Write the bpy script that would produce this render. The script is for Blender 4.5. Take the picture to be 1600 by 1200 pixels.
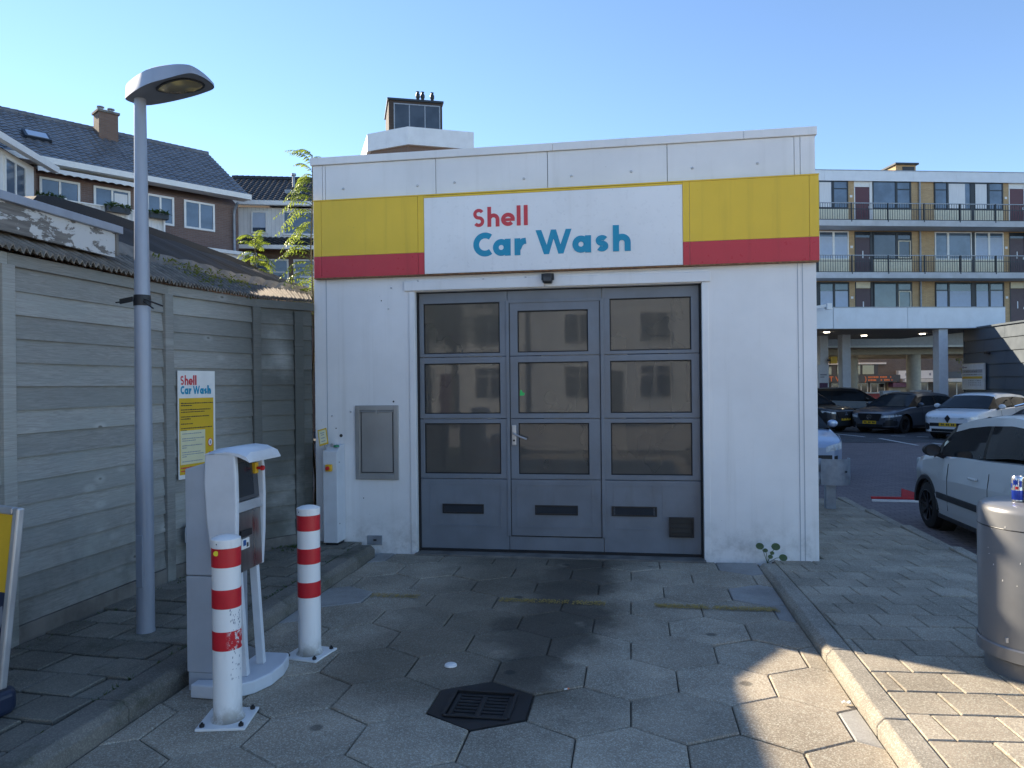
import bpy, math, random
from mathutils import Vector, Matrix
random.seed(7)
R = math.radians
for o in list(bpy.data.objects): bpy.data.objects.remove(o)
S = bpy.context.scene
COL = S.collection

# ------------------------------------------------------------------ camera, sky, sun, exposure
cam = bpy.data.cameras.new('camera'); camo = bpy.data.objects.new('camera', cam); COL.objects.link(camo)
cam.sensor_fit = 'HORIZONTAL'; cam.sensor_width = 36.0; cam.lens = 36.0 * 1150 / 1600
cam.clip_end = 2000; cam.clip_start = 0.05
camo.matrix_world = Matrix.Translation((0, 0, 1.6)) @ Matrix.Rotation(R(9.2), 4, 'Z') @ Matrix.Rotation(R(90), 4, 'X') @ Matrix.Rotation(R(-0.63), 4, 'Z')
S.camera = camo
SUN = Vector((-1.60, 0.88, 1.0)).normalized()          # towards the sun
W = bpy.data.worlds.new('World'); S.world = W; W.use_nodes = True
wn = W.node_tree.nodes; wl = W.node_tree.links
sky = wn.new('ShaderNodeTexSky'); sky.sky_type = 'NISHITA'; sky.sun_disc = False
sky.sun_elevation = math.asin(SUN.z); sky.sun_rotation = math.atan2(SUN.x, SUN.y)
sky.air_density = 0.85; sky.dust_density = 0.0; sky.ozone_density = 3.0
wn['Background'].inputs['Strength'].default_value = 0.088
wl.new(sky.outputs[0], wn['Background'].inputs[0])
sl = bpy.data.lights.new('sun', 'SUN'); slo = bpy.data.objects.new('sun', sl); COL.objects.link(slo)
sl.energy = 4.2; sl.angle = R(0.55); sl.color = (1.0, 0.86, 0.66)
slo.rotation_euler = SUN.to_track_quat('Z', 'Y').to_euler(); slo.location = (-20, 10, 20)
S.view_settings.view_transform = 'Standard'; S.view_settings.look = 'None'
S.view_settings.exposure = 1.66; S.view_settings.gamma = 1.0; S.view_settings.use_curve_mapping = False
S.render.engine = 'CYCLES'

# ------------------------------------------------------------------ helpers
class MB:
    def __init__(s): s.v = []; s.f = []
    def add(s, vs, fs):
        n = len(s.v); s.v += [tuple(p) for p in vs]; s.f += [tuple(i + n for i in q) for q in fs]; return s
    def box(s, x0, x1, y0, y1, z0, z1):
        return s.add([(x0,y0,z0),(x1,y0,z0),(x1,y1,z0),(x0,y1,z0),(x0,y0,z1),(x1,y0,z1),(x1,y1,z1),(x0,y1,z1)],
                     [(3,2,1,0),(4,5,6,7),(0,1,5,4),(1,2,6,5),(2,3,7,6),(3,0,4,7)])
    def obox(s, M, sx, sy, sz):
        b = MB().box(-sx/2, sx/2, -sy/2, sy/2, -sz/2, sz/2)
        return s.add([M @ Vector(p) for p in b.v], b.f)
    def bar(s, a, b, w, h, up=(0,0,1)):                      # rectangular bar from a to b
        a = Vector(a); b = Vector(b); d = (b - a); L = d.length; d.normalize()
        u = Vector(up)
        if abs(d.dot(u)) > .98: u = Vector((1,0,0))
        sd = d.cross(u).normalized(); u = sd.cross(d).normalized()
        vs = []
        for p in (a, b):
            for i, j in ((-1,-1),(1,-1),(1,1),(-1,1)): vs.append(p + sd*i*w/2 + u*j*h/2)
        return s.add(vs, [(3,2,1,0),(4,5,6,7),(0,1,5,4),(1,2,6,5),(2,3,7,6),(3,0,4,7)])
    def prism(s, poly, O, U, V, N, d):                       # polygon in plane (O,U,V), extruded by d along N
        O = Vector(O); U = Vector(U); V = Vector(V); N = Vector(N); n = len(poly)
        a = [O + U*p[0] + V*p[1] for p in poly]; b = [p + N*d for p in a]
        fs = [tuple(range(n)), tuple(range(2*n-1, n-1, -1))]
        fs += [((i+1) % n, i, n+i, n+(i+1) % n) for i in range(n)]
        return s.add(a + b, fs)
    def cyl(s, a, b, r0, r1=None, n=16, caps=True):
        r1 = r0 if r1 is None else r1
        a = Vector(a); b = Vector(b); d = (b - a).normalized()
        u = Vector((0,0,1)) if abs(d.z) < .9 else Vector((1,0,0))
        x = d.cross(u).normalized(); y = d.cross(x)
        vs = [a + (x*math.cos(2*math.pi*i/n) + y*math.sin(2*math.pi*i/n))*r0 for i in range(n)]
        vs += [b + (x*math.cos(2*math.pi*i/n) + y*math.sin(2*math.pi*i/n))*r1 for i in range(n)]
        fs = [(i, (i+1) % n, n+(i+1) % n, n+i) for i in range(n)]
        if caps: fs += [tuple(range(n-1, -1, -1)), tuple(range(n, 2*n))]
        return s.add(vs, fs)
    def tube(s, pts, r, n=8):
        pts = [Vector(p) for p in pts]; rings = []
        rr = r if isinstance(r, (list, tuple)) else [r]*len(pts)
        px = None
        for i, p in enumerate(pts):
            d = (pts[min(i+1, len(pts)-1)] - pts[max(i-1, 0)]).normalized()
            if px is None:
                u = Vector((0,0,1)) if abs(d.z) < .9 else Vector((1,0,0)); x = d.cross(u).normalized()
            else: x = (px - d*px.dot(d)).normalized()
            px = x; y = d.cross(x)
            rings.append([p + (x*math.cos(2*math.pi*k/n) + y*math.sin(2*math.pi*k/n))*rr[i] for k in range(n)])
        vs = [q for r_ in rings for q in r_]; fs = []
        for i in range(len(pts)-1):
            for k in range(n): fs.append((i*n+k, i*n+(k+1) % n, (i+1)*n+(k+1) % n, (i+1)*n+k))
        fs += [tuple(range(n-1, -1, -1)), tuple(range((len(pts)-1)*n, len(pts)*n))]
        return s.add(vs, fs)
    def lathe(s, prof, c=(0,0,0), n=24, axis='z'):
        vs = []; m = len(prof)
        for i in range(n):
            a = 2*math.pi*i/n
            for r, z in prof:
                if axis == 'z': vs.append((c[0]+r*math.cos(a), c[1]+r*math.sin(a), c[2]+z))
                elif axis == 'y': vs.append((c[0]+r*math.cos(a), c[1]+z, c[2]-r*math.sin(a)))
                else: vs.append((c[0]+z, c[1]+r*math.cos(a), c[2]+r*math.sin(a)))
        fs = []
        for i in range(n):
            j = (i+1) % n
            for k in range(m-1): fs.append((i*m+k, j*m+k, j*m+k+1, i*m+k+1))
        return s.add(vs, fs)
    def build(s, name, mat, parent=None, smooth=None, bevel=0, seg=2):
        off = LOC.get(parent.name) if parent else None
        vs = [tuple(Vector(p) - off) for p in s.v] if off else s.v
        me = bpy.data.meshes.new(name); me.from_pydata(vs, [], s.f); me.update()
        me.materials.append(MT[mat] if isinstance(mat, str) else mat)
        if smooth:
            me.polygons.foreach_set('use_smooth', [True]*len(me.polygons)); me.set_sharp_from_angle(angle=R(smooth))
        o = bpy.data.objects.new(name, me); COL.objects.link(o)
        if parent: 
            o.parent = parent
            if off: LOC[o.name] = off
        if bevel:
            m = o.modifiers.new('bevel', 'BEVEL'); m.width = bevel; m.segments = seg; m.limit_method = 'ANGLE'; m.angle_limit = R(40)
        return o
LOC = {}
def tag(o, label=None, cat=None, group=None, kind=None):
    if label: o['label'] = label
    if cat: o['category'] = cat
    if group: o['group'] = group
    if kind: o['kind'] = kind
    return o
def thing(name, label, cat, loc=(0,0,0), rz=0, group=None, world=False):
    o = bpy.data.objects.new(name, None); COL.objects.link(o); o.location = loc; o.rotation_euler = (0,0,rz); o.empty_display_size = .1
    tag(o, label, cat, group)
    if world: LOC[o.name] = Vector(loc)
    return o
def structure(o): o['kind'] = 'structure'; return o
def copy_tree(o, parent=None):
    c = o.copy(); COL.objects.link(c)
    if parent: c.parent = parent
    for ch in o.children: copy_tree(ch, c)
    return c
def lerp(a, b, t): return a + (b - a)*t
def interp(pts, x):
    if x <= pts[0][0]: return pts[0][1]
    for (a, b), (c, d) in zip(pts, pts[1:]):
        if x <= c: return b + (d - b)*(x - a)/(c - a) if c > a else d
    return pts[-1][1]
def arc(cx, cy, r, a0, a1, n=14, ry=None):
    ry = ry or r
    return [(cx + r*math.cos(R(lerp(a0, a1, i/n))), cy + ry*math.sin(R(lerp(a0, a1, i/n)))) for i in range(n+1)]

# ------------------------------------------------------------------ procedural materials
MT = {}
class NG:
    def __init__(s, name):
        s.m = bpy.data.materials.new(name); s.m.use_nodes = True; s.n = s.m.node_tree.nodes; s.l = s.m.node_tree.links
        s.b = s.n['Principled BSDF']; MT[name] = s.m
    def node(s, t, **kw):
        nd = s.n.new(t)
        for k, v in kw.items(): setattr(nd, k, v)
        return nd
    def link(s, a, b): s.l.new(a, b)
    def setin(s, nd, key, val):
        if hasattr(val, 'is_linked') or isinstance(val, bpy.types.NodeSocket): s.l.new(val, nd.inputs[key])
        else: nd.inputs[key].default_value = val
    def coord(s, kind='Object', scale=(1,1,1), rand=False):
        if kind == 'World':
            v = s.node('ShaderNodeNewGeometry').outputs['Position']
        else: v = s.node('ShaderNodeTexCoord').outputs[kind]
        if rand:
            oi = s.node('ShaderNodeObjectInfo'); sc = s.node('ShaderNodeVectorMath', operation='SCALE')
            cb = s.node('ShaderNodeCombineXYZ'); s.link(oi.outputs['Random'], cb.inputs[0]); s.link(oi.outputs['Random'], cb.inputs[1]); s.link(oi.outputs['Random'], cb.inputs[2])
            s.link(cb.outputs[0], sc.inputs[0]); sc.inputs['Scale'].default_value = 37.3
            ad = s.node('ShaderNodeVectorMath', operation='ADD'); s.link(v, ad.inputs[0]); s.link(sc.outputs[0], ad.inputs[1]); v = ad.outputs[0]
        mp = s.node('ShaderNodeMapping'); s.link(v, mp.inputs[0]); mp.inputs['Scale'].default_value = scale
        return mp.outputs[0]
    def noise(s, co, scale=5, detail=5, rough=.55, dist=0):
        nd = s.node('ShaderNodeTexNoise'); s.link(co, nd.inputs['Vector']); nd.inputs['Scale'].default_value = scale
        nd.inputs['Detail'].default_value = detail; nd.inputs['Roughness'].default_value = rough; nd.inputs['Distortion'].default_value = dist
        return nd.outputs['Fac']
    def voro(s, co, scale=5, feature='F1', out='Distance'):
        nd = s.node('ShaderNodeTexVoronoi', feature=feature); s.link(co, nd.inputs['Vector']); nd.inputs['Scale'].default_value = scale
        return nd.outputs[out]
    def ramp(s, fac, a, b, c0=0.0, c1=1.0):
        nd = s.node('ShaderNodeMapRange'); nd.interpolation_type = 'SMOOTHSTEP'; s.link(fac, nd.inputs[0])
        for i, v in zip((1,2,3,4), (a, b, c0, c1)): nd.inputs[i].default_value = v
        return nd.outputs[0]
    def mix(s, fac, a, b, mode='MIX'):
        nd = s.node('ShaderNodeMix', data_type='RGBA', blend_type=mode)
        if isinstance(fac, (int, float)): nd.inputs[0].default_value = fac
        else: s.link(fac, nd.inputs[0])
        for k, v in ((6, a), (7, b)):
            if isinstance(v, (tuple, list)): nd.inputs[k].default_value = (*v[:3], 1)
            else: s.link(v, nd.inputs[k])
        return nd.outputs[2]
    def math(s, op, a, b=0.0):
        nd = s.node('ShaderNodeMath', operation=op)
        for k, v in ((0, a), (1, b)):
            if isinstance(v, (int, float)): nd.inputs[k].default_value = v
            else: s.link(v, nd.inputs[k])
        return nd.outputs[0]
    def randval(s, col, amt):
        oi = s.node('ShaderNodeObjectInfo'); hs = s.node('ShaderNodeHueSaturation')
        v = s.ramp(oi.outputs['Random'], 0, 1, 1-amt, 1+amt); s.link(v, hs.inputs['Value'])
        if isinstance(col, (tuple, list)): hs.inputs['Color'].default_value = (*col[:3], 1)
        else: s.link(col, hs.inputs['Color'])
        return hs.outputs[0]
    def done(s, col, rough=.6, metal=0.0, bump=None, bstr=.2, bdist=.01, spec=None):
        if isinstance(col, (tuple, list)): s.b.inputs['Base Color'].default_value = (*col[:3], 1)
        else: s.link(col, s.b.inputs['Base Color'])
        if isinstance(rough, (int, float)): s.b.inputs['Roughness'].default_value = rough
        else: s.link(rough, s.b.inputs['Roughness'])
        s.b.inputs['Metallic'].default_value = metal
        if spec is not None: s.b.inputs['Specular IOR Level'].default_value = spec
        if bump is not None:
            bp = s.node('ShaderNodeBump'); bp.inputs['Strength'].default_value = bstr; bp.inputs['Distance'].default_value = bdist
            s.link(bump, bp.inputs['Height']); s.link(bp.outputs[0], s.b.inputs['Normal'])
        return s.m

def simple(name, col, rough=.5, metal=0.0, var=.12, scale=6, grime=0.0, rand=0.0, bump=.0, spec=None, stretch=(1,1,1)):
    g = NG(name); co = g.coord('Object', stretch)
    n = g.noise(co, scale, 6)
    d = tuple(c*(1-var) for c in col); b = tuple(min(1, c*(1+var)) for c in col)
    c = g.mix(g.ramp(n, .3, .7), d, b)
    if grime:
        n2 = g.noise(g.coord('Object', (stretch[0]*1.0, stretch[1]*1.0, stretch[2]*.25)), scale*2.2, 8, .7)
        c = g.mix(g.math('MULTIPLY', g.ramp(n2, .52, .8), grime), c, (.09,.08,.065))
    if rand: c = g.randval(c, rand)
    fine = g.noise(co, scale*14, 3)
    g.done(c, g.ramp(n, .2, .8, max(.03, rough-.08), min(1, rough+.1)), metal, fine if bump else None, bump, .004, spec)

def painted_panel(name, col, dirt=.35, rough=.42):          # weathered sheet cladding with run-off streaks
    g = NG(name); co = g.coord('World'); 
    streak = g.noise(g.coord('World', (9, 9, .4)), 1.0, 6, .65)
    blot = g.noise(co, 1.3, 6, .6); fine = g.noise(co, 22, 4, .6)
    spots = g.voro(g.coord('World', (1,1,1)), 14)
    c = g.mix(g.ramp(blot, .3, .72), tuple(x*.90 for x in col), col)
    c = g.mix(g.math('MULTIPLY', g.ramp(streak, .50, .78), dirt), c, tuple(x*.55 for x in (col[0], col[1]*.97, col[2]*.90)))
    sp = g.math('MULTIPLY', g.ramp(spots, .035, .05, 1, 0), g.ramp(g.noise(co, 3.1, 2), .5, .62))
    c = g.mix(g.math('MULTIPLY', sp, .55), c, (.13,.11,.09))
    zz = g.node('ShaderNodeSeparateXYZ'); g.link(g.node('ShaderNodeNewGeometry').outputs['Position'], zz.inputs[0])
    low = g.math('MULTIPLY', g.ramp(zz.outputs[2], .02, .5, 1, 0), g.ramp(g.noise(co, 7, 6, .7), .4, .75))
    c = g.mix(g.math('MULTIPLY', low, .5), c, (.22,.21,.18))
    g.done(c, g.ramp(fine, .2, .8, rough-.08, rough+.14), 0, blot, .12, .02)

def brick_mat(name, c1, c2, mortar, scale=1.0, rot=None, bw=.21, bh=.065, coords='Object', axes='XZ', rough=.85):
    g = NG(name); co = g.node('ShaderNodeTexCoord').outputs[coords] if coords != 'World' else g.node('ShaderNodeNewGeometry').outputs['Position']
    sp = g.node('ShaderNodeSeparateXYZ'); g.link(co, sp.inputs[0]); cb = g.node('ShaderNodeCombineXYZ')
    if axes == 'XZ':
        g.link(g.math('ADD', sp.outputs[0], sp.outputs[1]), cb.inputs[0]); g.link(sp.outputs[2], cb.inputs[1])
    else:
        g.link(sp.outputs[0], cb.inputs[0]); g.link(sp.outputs[1], cb.inputs[1])
    bt = g.node('ShaderNodeTexBrick'); g.link(cb.outputs[0], bt.inputs['Vector'])
    bt.inputs['Color1'].default_value = (*c1, 1); bt.inputs['Color2'].default_value = (*c2, 1); bt.inputs['Mortar'].default_value = (*mortar, 1)
    bt.inputs['Scale'].default_value = 1.0; bt.inputs['Brick Width'].default_value = bw; bt.inputs['Row Height'].default_value = bh
    bt.inputs['Mortar Size'].default_value = .006; bt.inputs['Bias'].default_value = -.1
    n = g.noise(co, 1.1, 6, .6); n2 = g.noise(co, 30, 3)
    c = g.mix(g.ramp(n, .3, .75), bt.outputs['Color'], tuple(x*.6 for x in c1)); c = g.mix(g.ramp(n, .35, .8, 0, .35), bt.outputs['Color'], tuple(x*.55 for x in c2))
    h = g.math('ADD', g.math('MULTIPLY', bt.outputs['Fac'], -1.0), g.math('MULTIPLY', n2, .4))
    g.done(c, rough, 0, h, .5, .01)

# cladding and paint
painted_panel('white_cladding', (.82,.82,.82), .26)
painted_panel('sign_white', (.85,.855,.86), .14, .3)
painted_panel('sign_yellow', (.84,.55,.035), .34, .34)
painted_panel('sign_red', (.58,.035,.05), .25, .32)
simple('letter_red', (.60,.045,.06), .4, var=.05)
simple('letter_blue', (.0,.27,.44), .4, var=.05)
simple('door_grey', (.165,.188,.22), .38, var=.10, scale=3, grime=.25)
simple('door_gasket', (.012,.012,.014), .7)
simple('black_plastic', (.015,.015,.017), .45)
simple('dark_metal', (.03,.032,.036), .4, metal=.3)
simple('steel', (.34,.33,.32), .30, metal=1.0, var=.12, scale=5, grime=.25, stretch=(6,6,.4))
simple('hatch_steel', (.36,.36,.355), .42, metal=.55, var=.10, scale=2.0, grime=.12)
simple('galvanised', (.30,.33,.37), .55, metal=.35, var=.16, scale=9, grime=.15)
simple('lamp_grey', (.30,.335,.40), .42, metal=.15, var=.10, scale=6, grime=.12, stretch=(1,1,.3))
simple('lamp_under', (.17,.19,.22), .5, var=.08)
simple('grey_paint', (.36,.40,.455), .4, var=.05, grime=.15)
simple('light_paint', (.60,.63,.67), .38, var=.05, grime=.12)
simple('white_paint', (.78,.78,.77), .35, var=.05, grime=.15, scale=8)
simple('alu', (.50,.51,.53), .38, metal=.6, var=.06)
simple('estop_yellow', (.72,.42,.02), .4); simple('estop_red', (.55,.02,.02), .35); simple('button_green', (.02,.22,.10), .4)
simple('sticker_yellow', (.75,.62,.03), .5, var=.03); simple('sticker_green', (.02,.5,.12), .4)
simple('paper_white', (.78,.77,.74), .7, var=.05); simple('print_black', (.03,.03,.03), .6); simple('print_cream', (.70,.66,.42), .5, var=.04)
simple('print_yellow', (.68,.43,.02), .42, var=.06, scale=3); simple('print_navy', (.02,.03,.07), .35); simple('print_grey', (.25,.27,.33), .4)
simple('plate_yellow', (.75,.45,.02), .45, var=.03)
simple('road_yellow', (.40,.28,.075), .8, var=.3, scale=20)
simple('line_white', (.55,.55,.53), .8, var=.2, scale=12)
simple('blue_base', (.018,.028,.06), .35)
simple('socket_blue', (.02,.10,.30), .4)
simple('iron', (.028,.027,.028), .55, metal=.4, var=.35, scale=14, bump=.3)
simple('red_plastic', (.42,.02,.025), .45, var=.2)
simple('bin_grey', (.20,.205,.215), .33, metal=.25, var=.05, scale=3, grime=.10)
simple('can_silver', (.55,.57,.62), .25, metal=.9); simple('can_blue', (.02,.05,.35), .25, metal=.5); simple('carton', (.62,.56,.36), .6)
simple('rust_edge', (.22,.11,.05), .8, var=.4, scale=30)
simple('soil', (.035,.028,.02), .95, var=.4, bump=.4)
# joints, concrete, wood, glass, foliage
def paver_mat(name, col, speck, rand=.12, moss=0.0, stain=False):
    g = NG(name); co = g.coord('World')
    n = g.noise(co, 2.2, 6, .6); v = g.voro(g.coord('World'), 190, out='Color'); n3 = g.noise(co, 140, 3, .7)
    sv = g.node('ShaderNodeSeparateXYZ'); g.link(v, sv.inputs[0])
    c = g.mix(g.ramp(n, .3, .72), tuple(x*.74 for x in col), tuple(x*1.16 for x in col))
    c = g.mix(g.math('MULTIPLY', g.ramp(sv.outputs[0], .50, .98), speck), c, tuple(min(.85, x*3.0) for x in col))
    c = g.mix(g.math('MULTIPLY', g.ramp(sv.outputs[1], .62, .95), speck*.9), c, tuple(x*.28 for x in col))
    c = g.randval(c, rand)
    if moss:
        m = g.math('MULTIPLY', g.ramp(g.noise(co, 3.4, 7, .7), .50, .72), moss); c = g.mix(m, c, (.035,.045,.018))
    if stain:   # oil and water stains running from the door to the gully: a mask with a shape of its own
        sp = g.node('ShaderNodeSeparateXYZ'); g.link(g.node('ShaderNodeNewGeometry').outputs['Position'], sp.inputs[0])
        wob = g.math('MULTIPLY', g.math('SUBTRACT', g.noise(co, 1.7, 5, .6), .5), .9)
        def band(xa, ya, xb, yb, w, y0, y1, soft=.35):
            # distance from the slanted line x = xa + (y-ya)*k
            k = (xb-xa)/(yb-ya)
            line = g.math('ADD', g.math('MULTIPLY', g.math('SUBTRACT', sp.outputs[1], ya), k), xa)
            dx = g.math('ABSOLUTE', g.math('ADD', g.math('SUBTRACT', sp.outputs[0], line), wob))
            a = g.ramp(dx, w*(1-soft), w*(1+soft), 1, 0)
            return g.math('MULTIPLY', a, g.math('MULTIPLY', g.ramp(sp.outputs[1], y0-.25, y0+.25), g.ramp(sp.outputs[1], y1-.3, y1+.3, 1, 0)))
        b1 = band(-1.0, 3.9, -.75, 6.6, .72, 3.55, 6.9, .5); b2 = band(-.62, 3.9, -.42, 6.6, .26, 3.75, 6.9, .55)
        c = g.mix(g.math('MULTIPLY', b1, .55), c, (.075,.058,.036)); c = g.mix(g.math('MULTIPLY', b2, .62), c, (.040,.036,.032))
        spots = g.math('MULTIPLY', g.ramp(g.voro(co, 2.3), .05, .10, 1, 0), .6); c = g.mix(spots, c, (.03,.03,.03))
        lite = g.ramp(g.noise(co, 1.9, 4), .63, .74, 0, .35); c = g.mix(lite, c, tuple(min(1, x*1.7) for x in col))
    g.done(c, .92, 0, g.math('ADD', n3, g.math('MULTIPLY', sv.outputs[0], .6)), .55, .006, spec=.25)
paver_mat('hex_concrete', (.365,.31,.24), .34, .09, 0, True)
paver_mat('hex_smooth', (.33,.32,.30), .10, .05)
paver_mat('slab_mossy', (.205,.192,.16), .2, .2, .45)
paver_mat('kerb_mossy', (.18,.168,.145), .2, .10, .6)
paver_mat('slab_right', (.335,.288,.228), .28, .10, .12)
paver_mat('kerb_right', (.30,.27,.225), .30, .06, .10)
simple('joint_sand', (.10,.088,.068), .95, var=.4, scale=30, bump=.4)
simple('moss', (.045,.060,.015), .95, var=.5, scale=40, bump=.5)
paver_mat('asphalt', (.085,.085,.09), .3, .0)
brick_mat('car_park_brick', (.155,.125,.130), (.20,.165,.165), (.06,.055,.055), bw=.21, bh=.105, coords='World', axes='XY', rough=.9)
brick_mat('brick_dark', (.17,.105,.08), (.21,.135,.10), (.15,.14,.13))
brick_mat('brick_purple', (.165,.105,.09), (.20,.13,.11), (.2,.18,.165))
brick_mat('brick_yellow', (.50,.33,.165), (.58,.40,.21), (.33,.28,.21))
brick_mat('brick_black', (.055,.040,.034), (.07,.05,.042), (.08,.075,.07))
brick_mat('brick_shop', (.12,.10,.09), (.17,.14,.12), (.20,.19,.18))
simple('roof_tile', (.125,.135,.155), .38, var=.25, scale=2.0, rand=.0, bump=.1)
simple('roof_tile_dark', (.022,.024,.028), .42, var=.3, scale=2.0)
simple('bitumen', (.022,.022,.023), .85, var=.25, scale=3, bump=.5)
simple('frame_white', (.74,.74,.72), .45, var=.04); simple('render_white', (.70,.71,.71), .7, var=.06, grime=.15, scale=2)
simple('frame_dark', (.012,.020,.030), .45); simple('frame_cream', (.62,.56,.42), .5); simple('door_burgundy', (.085,.012,.024), .4, var=.05)
simple('door_plum', (.055,.028,.042), .45, var=.05)
simple('spandrel_cream', (.74,.69,.52), .6, var=.05, grime=.1); simple('slab_grey', (.46,.48,.50), .8, var=.1, grime=.15, scale=2)
simple('fascia_white', (.70,.74,.78), .5, var=.05, grime=.1, scale=1.5)
simple('soffit_grey', (.30,.28,.26), .8, var=.08); simple('column_beige', (.50,.44,.34), .75, var=.08, grime=.1)
simple('siding_slate', (.085,.105,.125), .5, var=.10, scale=2, grime=.1)
simple('sign_orange', (.75,.20,.06), .5, var=.05); simple('sign_slate', (.06,.065,.075), .5)
simple('sign_purple', (.10,.04,.09), .5); simple('curtain', (.72,.73,.74), .9, var=.06, scale=20, stretch=(3,3,.1)); simple('blind_blue', (.42,.50,.62), .8, var=.04)
simple('asbestos', (.20,.175,.145), .95, var=.35, scale=7, grime=.5, bump=.6)
simple('concrete_old', (.16,.15,.135), .95, var=.3, scale=5, grime=.5, bump=.6)
simple('interior_wall', (.55,.55,.54), .6, var=.1, scale=1.5, grime=.2); simple('interior_floor', (.12,.12,.12), .5, var=.2)
simple('brush_blue', (.03,.06,.14), .9, var=.3, scale=30)
simple('bark', (.10,.085,.05), .9, var=.3, scale=20, bump=.4); simple('stem_green', (.09,.13,.035), .7)

def wood_mat():
    g = NG('plank_grey'); oc = g.coord('Object', (1,1,1), rand=True)
    grain = g.noise(g.coord('Object', (1.6, 1, 26), rand=True), 4.0, 7, .62, 1.4)
    big = g.noise(g.coord('Object', (.8, 1, 3), rand=True), 2.0, 5, .6)
    kn = g.voro(g.coord('Object', (1.0, 0, 1.9), rand=True), 3.0)
    c = g.mix(g.ramp(grain, .30, .72), (.26,.256,.238), (.385,.38,.355))
    c = g.mix(g.ramp(big, .35, .72, 0, .7), c, (.29,.305,.285))
    ring = g.math('MULTIPLY', g.ramp(kn, .03, .085, 1, 0), .8); c = g.mix(ring, c, (.10,.09,.075))
    halo = g.math('MULTIPLY', g.math('MULTIPLY', g.ramp(kn, .08, .24, 1, 0), g.ramp(kn, .05, .09)), .6); c = g.mix(halo, c, (.45,.45,.43))
    pale = g.noise(g.coord('Object', (3.0, 1, 9), rand=True), 3.0, 6, .7, 1.2); c = g.mix(g.ramp(pale, .60, .78, 0, .55), c, (.44,.445,.43))
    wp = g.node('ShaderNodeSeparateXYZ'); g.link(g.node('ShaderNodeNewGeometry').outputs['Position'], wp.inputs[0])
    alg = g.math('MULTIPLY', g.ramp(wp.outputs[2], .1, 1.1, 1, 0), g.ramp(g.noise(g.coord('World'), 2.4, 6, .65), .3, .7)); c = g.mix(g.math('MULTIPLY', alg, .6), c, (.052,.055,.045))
    far = g.math('MULTIPLY', g.ramp(wp.outputs[1], 5.4, 6.6), .8); c = g.mix(g.math('MULTIPLY', far, g.ramp(g.noise(g.coord('World'), 1.5, 5), .2, .5)), c, (.055,.057,.048))  # corner shade and dirt painted into the planks towards the car wash wall
    c = g.randval(c, .15)
    g.done(c, .85, 0, g.math('ADD', grain, g.math('MULTIPLY', ring, -.4)), .35, .004, spec=.25)
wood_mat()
def peel_mat():
    g = NG('peeling_white'); co = g.coord('World', (1, 1.0, 2.2))
    n = g.noise(co, 4.2, 8, .68, .4); wood = g.noise(g.coord('World', (4, 1.2, 24)), 3, 5)
    c = g.mix(g.ramp(wood, .3, .7), (.14,.13,.12), (.24,.225,.205)); c = g.mix(g.ramp(n, .485, .515), c, (.58,.58,.57))
    g.done(c, .85, 0, g.ramp(n, .48, .52), .5, .006)
peel_mat()
def door_glass():
    g = NG('door_pane'); n = g.noise(g.coord('World', (1,1,.6)), 1.1, 4, .5)
    tr = g.node('ShaderNodeBsdfTransparent'); tr.inputs[0].default_value = (.74,.75,.75,1)
    df = g.node('ShaderNodeBsdfDiffuse'); df.inputs[0].default_value = (.235,.23,.22,1)
    tl = g.node('ShaderNodeBsdfTranslucent'); tl.inputs[0].default_value = (.40,.40,.39,1)
    m0 = g.node('ShaderNodeMixShader'); m0.inputs[0].default_value = .5; g.link(df.outputs[0], m0.inputs[1]); g.link(tl.outputs[0], m0.inputs[2])
    m1 = g.node('ShaderNodeMixShader'); g.link(g.ramp(n, .25, .75, .42, .62), m1.inputs[0]); g.link(tr.outputs[0], m1.inputs[1]); g.link(m0.outputs[0], m1.inputs[2])
    gl = g.node('ShaderNodeBsdfGlossy'); gl.inputs['Roughness'].default_value = .03; gl.inputs[0].default_value = (.85,.85,.85,1)
    bp = g.node('ShaderNodeBump'); bp.inputs['Strength'].default_value = .012; bp.inputs['Distance'].default_value = .02; g.link(g.noise(g.coord('World'), 3.5, 2), bp.inputs['Height']); g.link(bp.outputs[0], gl.inputs['Normal'])
    fr = g.node('ShaderNodeFresnel'); fr.inputs[0].default_value = 1.42
    m2 = g.node('ShaderNodeMixShader'); g.link(fr.outputs[0], m2.inputs[0]); g.link(m1.outputs[0], m2.inputs[1]); g.link(gl.outputs[0], m2.inputs[2])
    g.link(m2.outputs[0], g.n['Material Output'].inputs[0])
door_glass()
def win_mat(name, col, rough=.06, spec=.8):
    g = NG(name); n = g.noise(g.coord('Object'), .9, 4); c = g.mix(g.ramp(n, .3, .7), tuple(x*.6 for x in col), tuple(x*1.3 for x in col)); g.done(c, rough, 0, n, .04, .02, spec)
win_mat('glass_dark', (.035,.042,.052)); win_mat('glass_blue', (.085,.12,.17)); win_mat('glass_teal', (.05,.09,.11)); win_mat('car_glass', (.022,.027,.032), .03, .12)
win_mat('screen_dark', (.03,.036,.045), .12, .5)
def car_paint(name, col, metal=.0, rough=.28):
    g = NG(name); g.done(col, rough, metal); g.b.inputs['Coat Weight'].default_value = .7; g.b.inputs['Coat Roughness'].default_value = .05
car_paint('paint_white', (.70,.72,.74)); car_paint('paint_grey', (.11,.125,.15), .5); car_paint('paint_black', (.008,.009,.011)); car_paint('paint_silverblue', (.36,.44,.58), .4)
car_paint('paint_pearl', (.52,.545,.55), .1); car_paint('paint_darkgrey', (.045,.052,.06), .5)
simple('gloss_black', (.006,.006,.007), .45, var=.1, spec=.2); simple('tyre', (.014,.014,.015), .85, var=.2); simple('rim_dark', (.022,.022,.024), .35, metal=.6); simple('rim_silver', (.22,.22,.23), .3, metal=.9); simple('chrome', (.75,.76,.78), .12, metal=1.0)
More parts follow.
